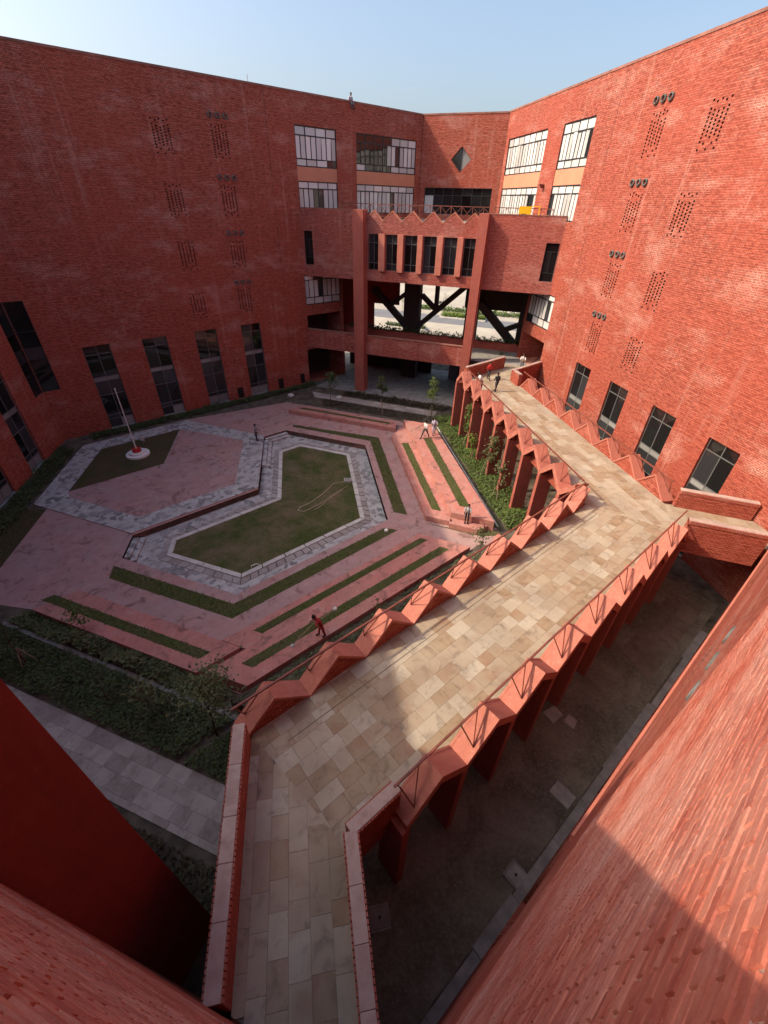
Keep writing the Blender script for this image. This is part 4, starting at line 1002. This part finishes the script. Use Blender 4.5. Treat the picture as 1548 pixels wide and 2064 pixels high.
fb_ = thing('footbridge', 'wide diagonal bridge paved with tan stone between folded pink parapets', 'footbridge', (0, 0, 0), R(30))
deck(fb_, [(-0.034, 3.81), (18.27, 14.38), (14.97, 17.30), (-2.63, 7.22)], R(30), 0.0, 22, (0.45, 0.58), (0.48, 0.95))
fold(fb_, 1.03, 8, 2.40, 7.52, 8.22, half_end=True)
fold(fb_, 3.41, 8, 2.45, 3.30, 2.62, rf=0.12)
e = MB(); e.box(2.1, 21.2, 6.62, 6.645, DZ - 0.01, DZ + 0.0045); obj('drain_line', e, 'drain', fb_)

fc_ = thing('footbridge', 'far bridge beside the sunlit wing standing on rows of gabled legs', 'footbridge', (0, 0, 0), R(90))
deck(fc_, [(18.27, 14.38), (19.58, 16.70), (19.58, 37.60), (14.97, 38.70), (14.97, 17.30)], R(90), 0.0, 23, (0.43, 0.58), (0.75, 1.5))
deck(fc_, [(14.97, 38.70), (19.58, 37.60), (23.25, 39.75), (23.25, 40.97), (19.4, 43.2)], R(90), R(-60), 24, (0.6, 0.75), (0.8, 1.5))
fold(fc_, 17.68, 8, 2.45, -14.97, -14.22, first_down=False, half_end=True)
fold(fc_, 16.87, 8, 2.38, -19.58, -20.26, rf=0.08)
brick_parapet(fc_, (15.08, 38.64), (20.2, 41.55), 0.33, 4.1, 6.05, R(90), mat='brick')
brick_parapet(fc_, (19.3, 37.35), (23.2, 39.6), 0.33, 4.1, 6.05, R(90), mat='brick')
brick_parapet(fc_, (19.44, 36.0), (19.44, 37.2), 0.33, 4.1, 6.05, R(90), mat='brick')

fl_ = thing('footbridge', 'short link bridge with two brick parapets into the right wing', 'footbridge', (0, 0, 0), R(-30))
deck(fl_, [(18.27, 14.38), (21.9, 12.35), (23.25, 13.15), (23.25, 15.2), (19.58, 16.70)], R(-30), 0.0, 25, (0.6, 0.7), (0.7, 1.2))
brick_parapet(fl_, (19.97, 16.52), (23.2, 14.66), 0.33, 4.1, 6.05, R(-30))
brick_parapet(fl_, (18.34, 13.98), (21.36, 12.26), 0.33, 4.1, 6.05, R(-30))

# ------------------------------------------------------------------ plants
def leaf_mass(name, n, sampler, mat, size=(0.07, 0.15), parent=None, loc=None, flat=0.5, seed=1):
    rnd = random.Random(seed); mb = MB()
    for _ in range(n):
        x, y, z = sampler(rnd)
        s_ = rnd.uniform(*size); a = rnd.uniform(0, 6.283); ti = rnd.gauss(0, flat)
        d = Vector((math.cos(a) * math.cos(ti), math.sin(a) * math.cos(ti), math.sin(ti))); w = Vector((-math.sin(a), math.cos(a), rnd.uniform(-.4, .4))).normalized()
        p = Vector((x, y, z))
        mb.face([p, p + d * s_ * .5 + w * s_ * .3, p + d * s_, p + d * s_ * .5 - w * s_ * .3])
    return obj(name, mb, mat, parent, loc)
def poly_sampler(poly, hfun):
    xs = [p[0] for p in poly]; ys = [p[1] for p in poly]
    def inside(x, y):
        c = False; n = len(poly)
        for i in range(n):
            (x1, y1), (x2, y2) = poly[i], poly[(i + 1) % n]
            if (y1 > y) != (y2 > y) and x < (x2 - x1) * (y - y1) / (y2 - y1) + x1: c = not c
        return c
    def f(rnd):
        while True:
            x, y = rnd.uniform(min(xs), max(xs)), rnd.uniform(min(ys), max(ys))
            if inside(x, y): return x, y, hfun(x, y, rnd)
    return f
def clumpy(top, seed):
    rr = random.Random(seed); cl = [(rr.uniform(-25, 25), rr.uniform(0, 60)) for _ in range(900)]
    grid = {}
    for c in cl: grid.setdefault((int(c[0]), int(c[1])), []).append((c, rr.uniform(.35, 1)))
    def h(x, y, rnd):
        best = 0.0
        for i in (-1, 0, 1):
            for j in (-1, 0, 1):
                for (c, k) in grid.get((int(x) + i, int(y) + j), ()):
                    d = math.hypot(x - c[0], y - c[1]); best = max(best, k * max(0, 1 - (d / 0.9) ** 2))
        return 0.03 + top * (0.25 + 0.75 * best) * rnd.uniform(0.3, 1) ** 0.6
    return h
def bed(name, poly, n, mat, top, label, seed, size=(0.09, 0.19), z0=0.0):
    o = leaf_mass(name, n, poly_sampler(poly, clumpy(top, seed)), mat, size, seed=seed, loc=(0, 0, z0))
    return tag(o, label, 'shrubs', None, 'stuff')
bed('shrub_bed', [(12.9, 21.4), (14.2, 21.6), (15.4, 23), (15.4, 41), (12.95, 40.6)], 9000, 'leaf', 0.6, 'sunlit low green shrubs in the bed below the gabled legs', 1, (0.12, 0.24))
bed('shrub_bed', [nm(7.2, 23.8), nm(7.2, 12.6), nm(8.0, 12.6), nm(8.0, 23.8)], 5200, 'leaf_olive', 0.75, 'olive shrubs in the bed under the left pink tier', 2, (0.12, 0.24))
bed('shrub_bed', [nm(4.8, 24), nm(4.8, 11.3), nm(6.9, 11.3), nm(6.9, 24)], 8000, 'leaf_dark', 0.5, 'dark low shrubs beside the left flagstone path', 3, (0.10, 0.2))
bed('shrub_bed', [nm(4.75, 10.9), nm(4.75, 8.3), nm(6.6, 8.3), nm(6.6, 10.9)], 1800, 'leaf_dark', 0.5, 'dark shrub patch next to the entrance bridge parapet', 4)
bed('shrub_bed', [nm(0.6, 11), nm(0.6, 5.6), nm(2.4, 5.6), nm(2.4, 11)], 2000, 'leaf_brown', 0.3, 'rough dark weeds between the flagstone path and near wall', 5)
def LW(s_, d): return (-22.5 + C30 * s_ + S30 * d, 40.3 + S30 * s_ - C30 * d)
bed('hedge', [LW(2, .4), LW(26.5, .4), LW(26.5, 1.7), LW(2, 1.7)], 7000, 'leaf_dark', 0.55, 'dark low hedge along the foot of the left wing', 6, (0.1, 0.22))
bed('hedge', [(-22.3, 22.8), (-20.7, 22.8), (-20.7, 38), (-22.3, 39)], 4200, 'leaf_dark', 0.5, 'dark hedge along the left edge wing beside the flag plaza', 7, (0.1, 0.22))
bed('shrub_bed', [TM(-20.8, 44.0), TM(-8, 44.0), TM(-8, 45.4), TM(-20.8, 45.4)], 3600, 'leaf_brown', 0.5, 'brown low shrubs around the foot of the left pillar', 8, (0.1, 0.22))
bed('shrub_bed', [TM(-21.5, 40.3), TM(-10, 40.3), TM(-10, 42.1), TM(-22.3, 42.1)], 3000, 'leaf_brown', 0.14, 'dry ground cover between the far tier and stone path', 9, (0.08, 0.16))
pl = leaf_mass('planter_shrubs', 2600, poly_sampler([TM(-23.3, 52.1), TM(-1, 52.1), TM(-1, 52.8), TM(-23.3, 52.8)], lambda x, y, r_: 5.85 + r_.random() ** 1.5 * (0.35 + 0.3 * math.sin(x * 5) * math.cos(y * 3))), 'leaf_dark', (0.15, 0.3), seed=10)
tag(pl, 'row of dark plants along the first floor planter wall', 'shrubs', None, 'stuff')
bed('shrub_bed', [nm(7.5, 11.8), nm(21, 11.8), nm(21, 9.6), nm(7.5, 9.6)], 3400, 'leaf_olive', 0.22, 'thin weeds between the highest tier and wide bridge', 12, (0.08, 0.18), 0.61)
# short grass tufts on lawn and strips
gr = leaf_mass('grass_tufts', 9000, poly_sampler(offset(POOL, -0.08), lambda x, y, r_: -0.42 + r_.random() * 0.02), 'leaf_olive', (0.04, 0.08), flat=0.9, seed=14)
tag(gr, 'short patchy grass of the sunken lawn', 'grass', None, 'stuff')

rt_ = random.Random(77)
tuft = MB()
def add_tufts(poly, z, per=110):
    xs = [p[0] for p in poly]; ys = [p[1] for p in poly]
    sm = poly_sampler(offset(ccw(poly), 0.05), lambda x, y, r_: z)
    for _ in range(int(abs(area(poly)) * per)):
        x, y, zz_ = sm(rt_); a = rt_.uniform(0, 6.283); s_ = rt_.uniform(.03, .075); h_ = rt_.uniform(.02, .06)
        p = Vector((x, y, zz_)); d = Vector((math.cos(a), math.sin(a), 0)) * s_
        tuft.face([p - d * .4, p + d * .4, p + d * .5 + Vector((0, 0, h_)), p - d * .2 + Vector((0, 0, h_ * 1.2))])
for pol, zq in STRIPS: add_tufts(pol, zq)
tag(obj('grass_blades', tuft, 'leaf_olive'), 'short uneven grass growing in the paving strips', 'grass', None, 'stuff')
def sapling(x, y, z, h, label, seed, crown=0.9, nleaf=260, mat='leaf_olive', stakes=True, lean=0.0, r0=0.035, leafs=(0.12, 0.24), low=0.45, bare=False):
    rnd = random.Random(seed)
    t = thing('sapling', label, 'tree', (x, y, z), 0)
    mb = MB(); pts = []; px_, py_ = 0, 0
    for k in range(9):
        f = k / 8; pts.append((px_, py_, h * 0.93 * f)); px_ += rnd.gauss(0, 0.03) + lean * 0.1; py_ += rnd.gauss(0, 0.03)
    mb.tube(pts, [r0 * (1 - 0.8 * k / 8) for k in range(9)], 6)
    obj('trunk', mb, 'bark', t, smooth=True)
    br = MB(); tips = []
    for k in range(11 if not bare else 7):
        f = rnd.uniform(low, 0.95); i = min(7, int(f * 8)); p = Vector(pts[i]).lerp(Vector(pts[i + 1]), f * 8 - i)
        a = rnd.uniform(0, 6.283); l = crown * rnd.uniform(0.35, 1.0) * (1.15 - f * .55)
        q = p + Vector((math.cos(a) * l, math.sin(a) * l, l * rnd.uniform(.35, .9)))
        mid = p.lerp(q, .5) + Vector((rnd.gauss(0, .04), rnd.gauss(0, .04), -.03))
        br.tube([p, mid, q], [r0 * .4, r0 * .28, r0 * .12], 5); tips += [q, mid, p.lerp(q, .75)]
    tips.append(Vector(pts[-1]))
    obj('branches', br, 'bark', t, smooth=True)
    if nleaf:
        def sm(r_):
            c = r_.choice(tips); s_ = 0.22 * crown
            return c.x + r_.gauss(0, s_), c.y + r_.gauss(0, s_), max(0.2, c.z + r_.gauss(0, s_ * .8))
        leaf_mass('crown', nleaf, sm, mat, leafs, t, seed=seed, flat=0.7)
    if stakes:
        for k in range(3):
            a = k * 2.094 + rnd.random(); sbm = MB(); sbm.tube([(math.cos(a) * .38, math.sin(a) * .38, 0), (math.cos(a) * .03, math.sin(a) * .03, min(1.5, h * .42))], 0.022, 5); obj('stake', sbm, 'stake', t)
    return t
sapling(12.75, 40.9, 0, 4.7, 'tall staked green sapling at the far end of the upper tier', 1, 0.75, 380, 'leaf', leafs=(0.16, 0.3))
sapling(7.7, 43.0, 0, 4.2, 'staked dark sapling right of the left pillar', 2, 0.7, 330, 'leaf_dark', leafs=(0.16, 0.3))
sapling(2.5, 45.4, 0, 3.9, 'grey green sapling left of the left pillar', 3, 0.95, 300, 'leaf_dark', stakes=False, leafs=(0.16, 0.3))
sapling(14.3, 34.0, 0, 4.3, 'leafy sapling under the farther gabled legs', 4, 0.8, 420, 'leaf', leafs=(0.16, 0.3))
sapling(14.0, 28.6, 0, 4.0, 'yellowish sapling among the middle gabled legs', 5, 0.9, 320, 'leaf_olive', leafs=(0.14, 0.26))
sapling(13.7, 25.3, 0, 3.4, 'thin staked sapling in front of the nearer gabled legs', 6, 0.7, 160, 'leaf_olive', leafs=(0.14, 0.26))
sapling(13.9, 31.4, 0, 2.6, 'small yellow green sapling halfway along the shrub bed', 16, 0.7, 200, 'leaf_bright', leafs=(0.12, 0.22))
sapling(9.9, 18.7, 0.6, 2.0, 'sparse sapling poking up beside the wide bridge handrail', 7, 0.7, 130, 'leaf_olive', False, leafs=(0.12, 0.2))
sapling(2.6, 14.2, 0.6, 1.9, 'thin seedling between the highest tier and the bridge', 8, 0.4, 60, 'leaf_dark', False, r0=0.02, leafs=(0.1, 0.18))
sapling(-5.0, 10.0, 0, 4.3, 'leafy olive tree growing beside the entrance bridge', 9, 1.5, 900, 'leaf_olive', False, r0=0.05, leafs=(0.1, 0.2), low=0.35)
sapling(-14.4, 15.0, 0, 3.0, 'bare staked sapling at the left edge of the dark bed', 10, 0.8, 0, 'leaf_dark', True, bare=True)
sapling(-9.9, 12.3, 0, 2.0, 'short bare sapling in the middle of the dark bed', 11, 0.7, 24, 'leaf_dark', False, bare=True)
sapling(-12.3, 16.4, 0, 2.2, 'thin leafy seedling in the olive shrub bed', 41, 0.6, 110, 'leaf', False, r0=0.02)
sapling(-7.8, 11.3, 0, 2.4, 'young leafy sapling between the dark bed and kerb', 42, 0.7, 170, 'leaf_olive', False, r0=0.025)
sapling(21.0, 44.0, 4.94, 1.3, 'potted looking seedling on the first floor landing', 12, 0.4, 60, 'leaf_olive', False, r0=0.015)

# ------------------------------------------------------------------ beyond the building
rd = MB(); rd.prism([TM(-60, 64), TM(70, 64), TM(70, 77), TM(-60, 77)], -0.03, 0.0, bottom=False); structure(obj('road', rd, 'asphalt'))
rd = MB(); rd.prism([TM(-40, 86), TM(70, 86), TM(70, 93), TM(-40, 93)], -0.03, -0.004, bottom=False); structure(obj('road', rd, 'asphalt'))
isl = thing('traffic_island', 'kerbed planting island on the road beyond the opening', 'island', (31, 88.5, 0), R(-30))
mb = MB(); mb.box(-3.2, 6, -1.4, 1.4, -0.03, 0.22); obj('kerb', mb, 'kerb_white', isl)
leaf_mass('island_shrubs', 2200, lambda r_: (r_.uniform(-3, 5.8), r_.uniform(-1.2, 1.2), 0.25 + r_.random() * .5), 'leaf_bright', (0.25, 0.45), isl, seed=30)
isl2 = thing('traffic_island', 'far left planting strip on the road beyond the opening', 'island', (20.5, 80, 0), R(-30))
mb = MB(); mb.box(-6, 2, -0.8, 0.8, -0.03, 0.2); obj('kerb', mb, 'kerb_white', isl2)
leaf_mass('island_shrubs', 1200, lambda r_: (r_.uniform(-5.8, 1.8), r_.uniform(-.7, .7), 0.22 + r_.random() * .35), 'leaf_dark', (0.2, 0.4), isl2, seed=31)
sapling(29.5, 92, 0, 4.2, 'young tree on the left of the traffic island', 31, 1.0, 150, 'leaf_olive', False)
sapling(34.0, 90, 0, 4.4, 'young tree on the right of the traffic island', 32, 1.0, 150, 'leaf_olive', False)
sapling(21.2, 95, 0, 3.6, 'lone pale sapling on the bright ground beyond', 33, 0.9, 110, 'leaf_olive', False)
bed('hedge', [TM(-30, 97), TM(40, 97), TM(40, 100), TM(-30, 100)], 4000, 'leaf', 1.4, 'far green hedge beyond the road', 34, (0.4, 0.8))
br_ = thing('motorbike', 'parked motorbike beyond the road', 'motorbike', (31.5, 101, 0), R(20))
mb = MB()
for sx in (-.62, .62): mb = MB(); mb.tube([(sx + .29 * math.cos(a * .5236), 0, .31 + .29 * math.sin(a * .5236)) for a in range(13)], .06, 6); obj('wheel', mb, 'black_plastic', br_)
mb = MB(); mb.tube([(-.6, 0, .35), (-.2, 0, .55), (.3, 0, .62), (.55, 0, .9)], .09, 8); mb.tube([(-.65, 0, .78), (-.1, 0, .75)], .12, 8); mb.tube([(.5, -.3, 1.0), (.5, .3, 1.0)], .025, 6); mb.tube([(.62, 0, .31), (.5, 0, 1.0)], .04, 6)
obj('body', mb, 'black_plastic', br_)

# ------------------------------------------------------------------ flagpole and small things in the courtyard
fp = thing('flagpole', 'white flagpole on a round white base with red drum', 'flagpole', (-15.1, 36.3, 0.08), 0)
mb = MB(); mb.lathe([(0.95, 0), (0.95, 0.16), (0.66, 0.162), (0.66, 0.34), (0.3, 0.345)], 32); obj('plinth', mb, 'white_paint', fp)
mb = MB(); mb.lathe([(0.36, 0.335), (0.36, 0.62), (0.1, 0.63)], 24); obj('drum', mb, 'red_paint', fp)
mb = MB(); mb.lathe([(0.065, 0.6), (0.065, 1.3), (0.038, 1.32), (0.03, 5.85), (0.045, 5.87), (0.045, 5.95), (0.01, 5.98)], 12); obj('pole', mb, 'white_paint', fp, smooth=False)
mb = MB(); mb.box(0.04, 0.12, -0.03, 0.03, 1.15, 1.3); mb.tube([(0.07, 0, 1.2), (0.06, 0, 5.8)], 0.006, 4); obj('halyard', mb, 'steel', fp)
sg = thing('sign_board', 'small white sign board standing in the grass by the flagpole', 'sign', (-15.2, 38.4, 0.08), R(-25))
mb = MB(); mb.tube([(0, 0, 0), (0, 0, .4)], .02, 6); obj('post', mb, 'steel', sg)
mb = MB(); mb.box(-.22, .22, -.015, .015, .32, .74); obj('board', mb, 'white_paint', sg)
hz = MB(); hz.tube([(2.5, 30.1, -.38), (1.5, 29.9, -.38), (0.6, 28.6, -.38), (-.5, 27.4, -.38), (-1.3, 26.9, -.38), (-1.45, 26.5, -.38), (-1.0, 26.3, -.38), (.3, 27.2, -.38), (1.7, 28.6, -.38), (2.6, 29.4, -.38)], .03, 6)
hz.tube([(2.2, 28.9, -.38), (1.2, 27.9, -.38), (.2, 26.8, -.38), (-.2, 26.4, -.38)], .03, 6)
tag(obj('garden_hose', hz, 'hose', smooth=True), 'pale garden hose looped across the sunken lawn', 'hose')
vb = thing('valve_box', 'small pale valve box on the edge of the sunken lawn', 'box', (2.7, 30.2, -.42), R(-10))
mb = MB(); mb.box(-.3, .3, -.22, .22, 0, .18); obj('body', mb, 'kerb_white', vb); mb = MB(); mb.box(-.25, .25, -.17, .17, .18, .21); obj('lid', mb, 'slab_grey', vb)
sk = MB(); sk.lathe([(.04, 0), (.13, .02), (.16, .08), (.10, .15), (.03, .18)], 9); sk.v = [(x * (1 + .25 * math.sin(7 * y)), y * (1 + .3 * math.cos(9 * x)), z) for x, y, z in sk.v]
tag(obj('cement_bag', sk, 'white_paint', None, (4.6, 22.6, .02), smooth=True), 'white bag dropped on the grass strip end', 'bag')
wp = MB(); wp.tube([(0, 0, 0), (0, 0, .3), (.35, .1, .34), (.5, .1, .2)], .03, 6)
tag(obj('standpipe', wp, 'white_paint', None, (-4.4, 20.6, -.42)), 'white bent standpipe at the near tip of the sunken lawn', 'pipe')
for i, (x, y, lb) in enumerate(((-1.9, 48.9, 'pale rock beside the hedge end near the left pillar'), (3.6, 47.6, 'pale rock in the brown shrubs left of the pillar'))):
    rk = MB(); rk.lathe([(.05, 0), (.3, .04), (.32, .18), (.18, .3), (.03, .33)], 8); rk.v = [(a * (1.2 + .2 * math.sin(5 * b)), b * (1 + .3 * math.cos(7 * a)), c) for a, b, c in rk.v]
    tag(obj('rock', rk, 'kerb_white', None, (x, y, 0)), lb, 'rock')
# terrace equipment and lamp
yb = thing('generator', 'yellow machine cabinet with open tube frame on the roof terrace', 'machine', (*TM(-4.0, 48.6), 16.95), R(-30))
mb = MB(); mb.box(-.55, .45, -.4, .4, .1, 1.55); obj('cabinet', mb, 'yellow_paint', yb)
mb = MB(); mb.box(-.3, .1, -.42, -.402, .75, 1.0); obj('vent_grille', mb, 'black_plastic', yb)
mb = MB()
for (p, q) in (((.5, -.4, 0), (.5, -.4, 1.6)), ((1.2, -.4, 0), (1.2, -.4, 1.6)), ((1.2, .4, 0), (1.2, .4, 1.6)), ((.5, -.4, 1.57), (1.2, -.4, 1.57)), ((1.2, -.4, 1.57), (1.2, .4, 1.57)), ((.5, .4, 1.57), (1.2, .4, 1.57)), ((.5, -.4, .1), (1.2, -.4, .1))): mb.bar(p, q, .07, .07)
obj('tube_frame', mb, 'yellow_paint', yb)
mb = MB(); mb.box(.55, 1.1, -.25, .3, .1, .9); obj('engine', mb, 'black_plastic', yb)
wlp = thing('wall_lamp', 'small lamp box on the brick pier between the sunlit windows', 'lamp', (23.3, 46.4, 20.0), R(-90))
mb = MB(); mb.box(-.12, .12, -.3, 0, -.1, .18); mb.box(-.2, .25, -.55, -.28, .05, .2); obj('housing', mb, 'rail_steel', wlp)
an = MB(); an.tube([(0, 0, 0), (0, 0, 2.0)], .03, 6); an.bar((-.3, 0, 1.5), (.3, 0, 1.5), .03, .03)
tag(obj('antenna', an, 'steel', None, (-2.9, 55.1, 25.5)), 'thin antenna mast on the roof of the left wing', 'antenna')

# ------------------------------------------------------------------ people
def mat_person(name, shirt, pants, skin=(0.20, 0.11, 0.075), shoes=(0.02, 0.02, 0.02), waist=0.92, collar=1.43, sleeve=0.62):
    m, nt, b = new_mat(name)
    at = N(nt, 'ShaderNodeAttribute', attribute_type='GEOMETRY', attribute_name='zone')
    cr = N(nt, 'ShaderNodeValToRGB'); cr.color_ramp.interpolation = 'CONSTANT'
    e = cr.color_ramp.elements; e[0].color = (*skin, 1); e[1].position = 0.3; e[1].color = (*shirt, 1)
    for q, c in ((0.55, pants), (0.8, shoes)): el = e.new(q); el.color = (*c, 1)
    nt.links.new(at.outputs['Fac'], cr.inputs[0]); nt.links.new(cr.outputs[0], b.inputs['Base Color']); b.inputs['Roughness'].default_value = 0.85
SEC = {'skin': 0.1, 'shirt': 0.42, 'pants': 0.68, 'shoes': 0.95}
def person(label, loc, rz, pose, shirt, pants, hair=(0.015, 0.012, 0.01), h=1.68, sit=False):
    k = len([o for o in bpy.data.objects if o.name.startswith('person')])
    mname = 'clothes_%d' % k; mat_person(mname, shirt, pants)
    hm = 'hair_%d' % k; mat_plain(hm, hair, 0.8, 0.1, 5)
    t = thing('person', label, 'person', loc, rz)
    J = {'pel': (0, 0, .95), 'che': (0, .0, 1.25), 'nek': (0, 0, 1.46), 'hlo': (0, .02, 1.53), 'hmi': (0, .03, 1.61), 'hto': (0, .02, 1.70)}
    pose_d = dict(stride=0.0, lean=0.0, la=(.05, .05), ra=(.05, .05), bend=0.0)
    pose_d.update(pose)
    s_ = pose_d['stride']; ln = pose_d['lean']
    for sx, sd, nme in ((1, 1, 'l'), (-1, -1, 'r')):
        J['hip' + nme] = (.10 * sx, 0, .90)
        fy = s_ * sd
        if sit:
            J['kne' + nme] = (.13 * sx, .42, .92); J['ank' + nme] = (.13 * sx, .44, .5); J['toe' + nme] = (.13 * sx, .58, .46)
        else:
            J['kne' + nme] = (.10 * sx, fy * .48 + .05 * abs(s_), .50); J['ank' + nme] = (.10 * sx, fy * .95, .09 + .05 * max(0, -fy)); J['toe' + nme] = (.11 * sx, fy * .95 + .16, .05)
        J['sho' + nme] = (.18 * sx, 0, 1.40)
        a = pose_d['la' if sx > 0 else 'ra']      # (forward reach, bend)
        J['elb' + nme] = (.24 * sx, a[0] * .5 - s_ * sd * .25, 1.13 + a[0] * .12); J['wri' + nme] = (.22 * sx, a[0] + a[1] - s_ * sd * .35, .92 + a[0] * .35); J['han' + nme] = (.21 * sx, a[0] + a[1] + .07 - s_ * sd * .4, .85 + a[0] * .35)
    for nme in list(J):
        x, y, z = J[nme]
        if z > .93 or nme[:3] in ('elb', 'wri', 'han'): y += ln * max(0, z - .9)
        J[nme] = (x, y, z)
    sc = h / 1.7
    def ring_tube(mb, names, rads, n, flat=1.0):
        pts = [Vector(J[q]) * sc for q in names]; i0 = len(mb.v)
        for i, p in enumerate(pts):
            d = (pts[min(i + 1, len(pts) - 1)] - pts[max(i - 1, 0)]).normalized()
            side = Vector((1, 0, 0)); side = (side - d * side.dot(d)).normalized(); fr = d.cross(side)
            rx, ry = rads[i] if isinstance(rads[i], tuple) else (rads[i], rads[i])
            for j in range(n):
                a = 2 * math.pi * j / n; mb.v.append(tuple(p + side * (math.cos(a) * rx * sc) + fr * (math.sin(a) * ry * sc)))
        return i0, len(pts)
    mb = MB(); zone = []
    def chain(names, rads, zones, n=8):
        i0, m_ = ring_tube(mb, names, rads, n)
        for i in range(m_ - 1):
            for j in range(n):
                a = i0 + i * n + j; b_ = i0 + i * n + (j + 1) % n
                mb.f.append((a, b_, b_ + n, a + n)); mb.m.append(0)
        mb.f.append(tuple(i0 + j for j in reversed(range(n)))); mb.m.append(0)
        mb.f.append(tuple(i0 + (m_ - 1) * n + j for j in range(n))); mb.m.append(0)
        for z in zones: zone.extend([SEC[z]] * n)
    chain(['pel', 'che', 'nek'], [(.155, .11), (.185, .12), (.075, .07)], ['shirt', 'shirt', 'shirt'], 10)
    chain(['nek', 'hlo', 'hmi', 'hto'], [(.055, .055), (.07, .085), (.08, .10), (.045, .055)], ['skin'] * 4, 10)
    for nme in 'lr':
        chain(['hip' + nme, 'kne' + nme, 'ank' + nme], [.095, .068, .048], ['pants'] * 3)
        chain(['ank' + nme, 'toe' + nme], [.05, .04], ['shoes', 'shoes'])
        chain(['sho' + nme, 'elb' + nme, 'wri' + nme], [.065, .045, .034], ['shirt', 'shirt', 'skin'])
        chain(['wri' + nme, 'han' + nme], [(.032, .035), (.025, .02)], ['skin', 'skin'])
    me = mesh_of('body', mb, mname, True)
    att = me.attributes.new('zone', 'FLOAT', 'POINT'); att.data.foreach_set('value', zone)
    body = link('body', me, t)
    hb = MB(); c = Vector(J['hmi']) * sc
    hb.lathe([(.092 * sc, -.02), (.10 * sc, .03), (.085 * sc, .09), (.04 * sc, .125), (.005, .13)], 12)
    obj('hair', hb, hm, t, (c.x, c.y - .015, c.z), smooth=True)
    return t
STAND = {}; WALK = dict(stride=.3)
person('person in a red top and dark trousers crossing the far bridge', (17.2, 38.0, 4.955), R(200), WALK, (.50, .03, .03), (.02, .02, .025))
person('person in a dark jacket leaving along the far bridge', (16.7, 34.9, 4.955), R(10), dict(stride=.18), (.02, .02, .025), (.03, .03, .04))
person('person in a white shirt leaning over the far bridge handrail', (15.4, 35.2, 4.955), R(80), dict(lean=.5, la=(.3, .1), ra=(.3, .1)), (.70, .70, .70), (.12, .12, .14))
person('person in a white top striding along the upper tier', (10.4, 34.6, .905), R(120), dict(stride=.45), (.62, .60, .58), (.035, .035, .05), h=1.72)
person('person in lilac clothes walking on the edge of the upper tier', (11.4, 35.2, .905), R(170), dict(stride=.2), (.50, .45, .55), (.35, .32, .42))
person('person in grey shirt and dark trousers standing on the end step', (10.2, 22.15, .45), R(150), dict(la=(.15, .1), ra=(.2, .15)), (.33, .33, .34), (.02, .02, .025), h=1.6)
person('person in a checked grey shirt standing on the flag plaza edge', (-5.05, 37.7, .08), R(-100), dict(la=(.12, .2), ra=(.12, .2)), (.26, .22, .25), (.05, .05, .07))
gd = person('gardener in red overalls bending over a strimmer', (-.3, 13.75, .905), R(100), dict(lean=.45, stride=.15, la=(.35, .15), ra=(.25, .05)), (.42, .03, .04), (.38, .03, .04), h=1.65)
person('person in a white shirt resting on the landing parapet', (21.7, 40.4, 4.955), R(150), dict(lean=.4, la=(.3, .1), ra=(.3, .1)), (.66, .66, .66), (.08, .08, .1))
person('person sitting on the roof edge of the left wing', (6.6, 57.3, 25.38), R(-150), dict(lean=.15), (.34, .28, .34), (.05, .05, .08), sit=True)
sm_ = thing('strimmer', 'long pale shafted strimmer held by the gardener in red', 'strimmer', (-.3, 13.75, .905), R(100))
mb = MB(); mb.tube([(.35, -.75, 1.25), (.12, .35, .95), (-.1, 1.45, .12)], .022, 6); obj('shaft', mb, 'stake', sm_)
mb = MB(); mb.lathe([(.03, 0), (.10, .01), (.10, .04), (.04, .08)], 14, (-.1, 1.5)); obj('cutting_head', mb, 'kerb_white', sm_)
mb = MB(); mb.lathe([(.05, 1.16), (.10, 1.18), (.11, 1.34), (.05, 1.38)], 12, (.37, -.82)); obj('motor', mb, 'kerb_white', sm_)

# softened arrises on the cast and cut pieces
for o in bpy.data.objects:
    if o.type == 'MESH' and o.name.split('.')[0] in ('folded_plate', 'leg', 'coping_slab', 'pillar', 'fascia', 'stone_slab', 'kerb_stone', 'pier'):
        bv = o.modifiers.new('arris', 'BEVEL'); bv.width = 0.014; bv.segments = 2; bv.limit_method = 'ANGLE'; bv.angle_limit = R(40)
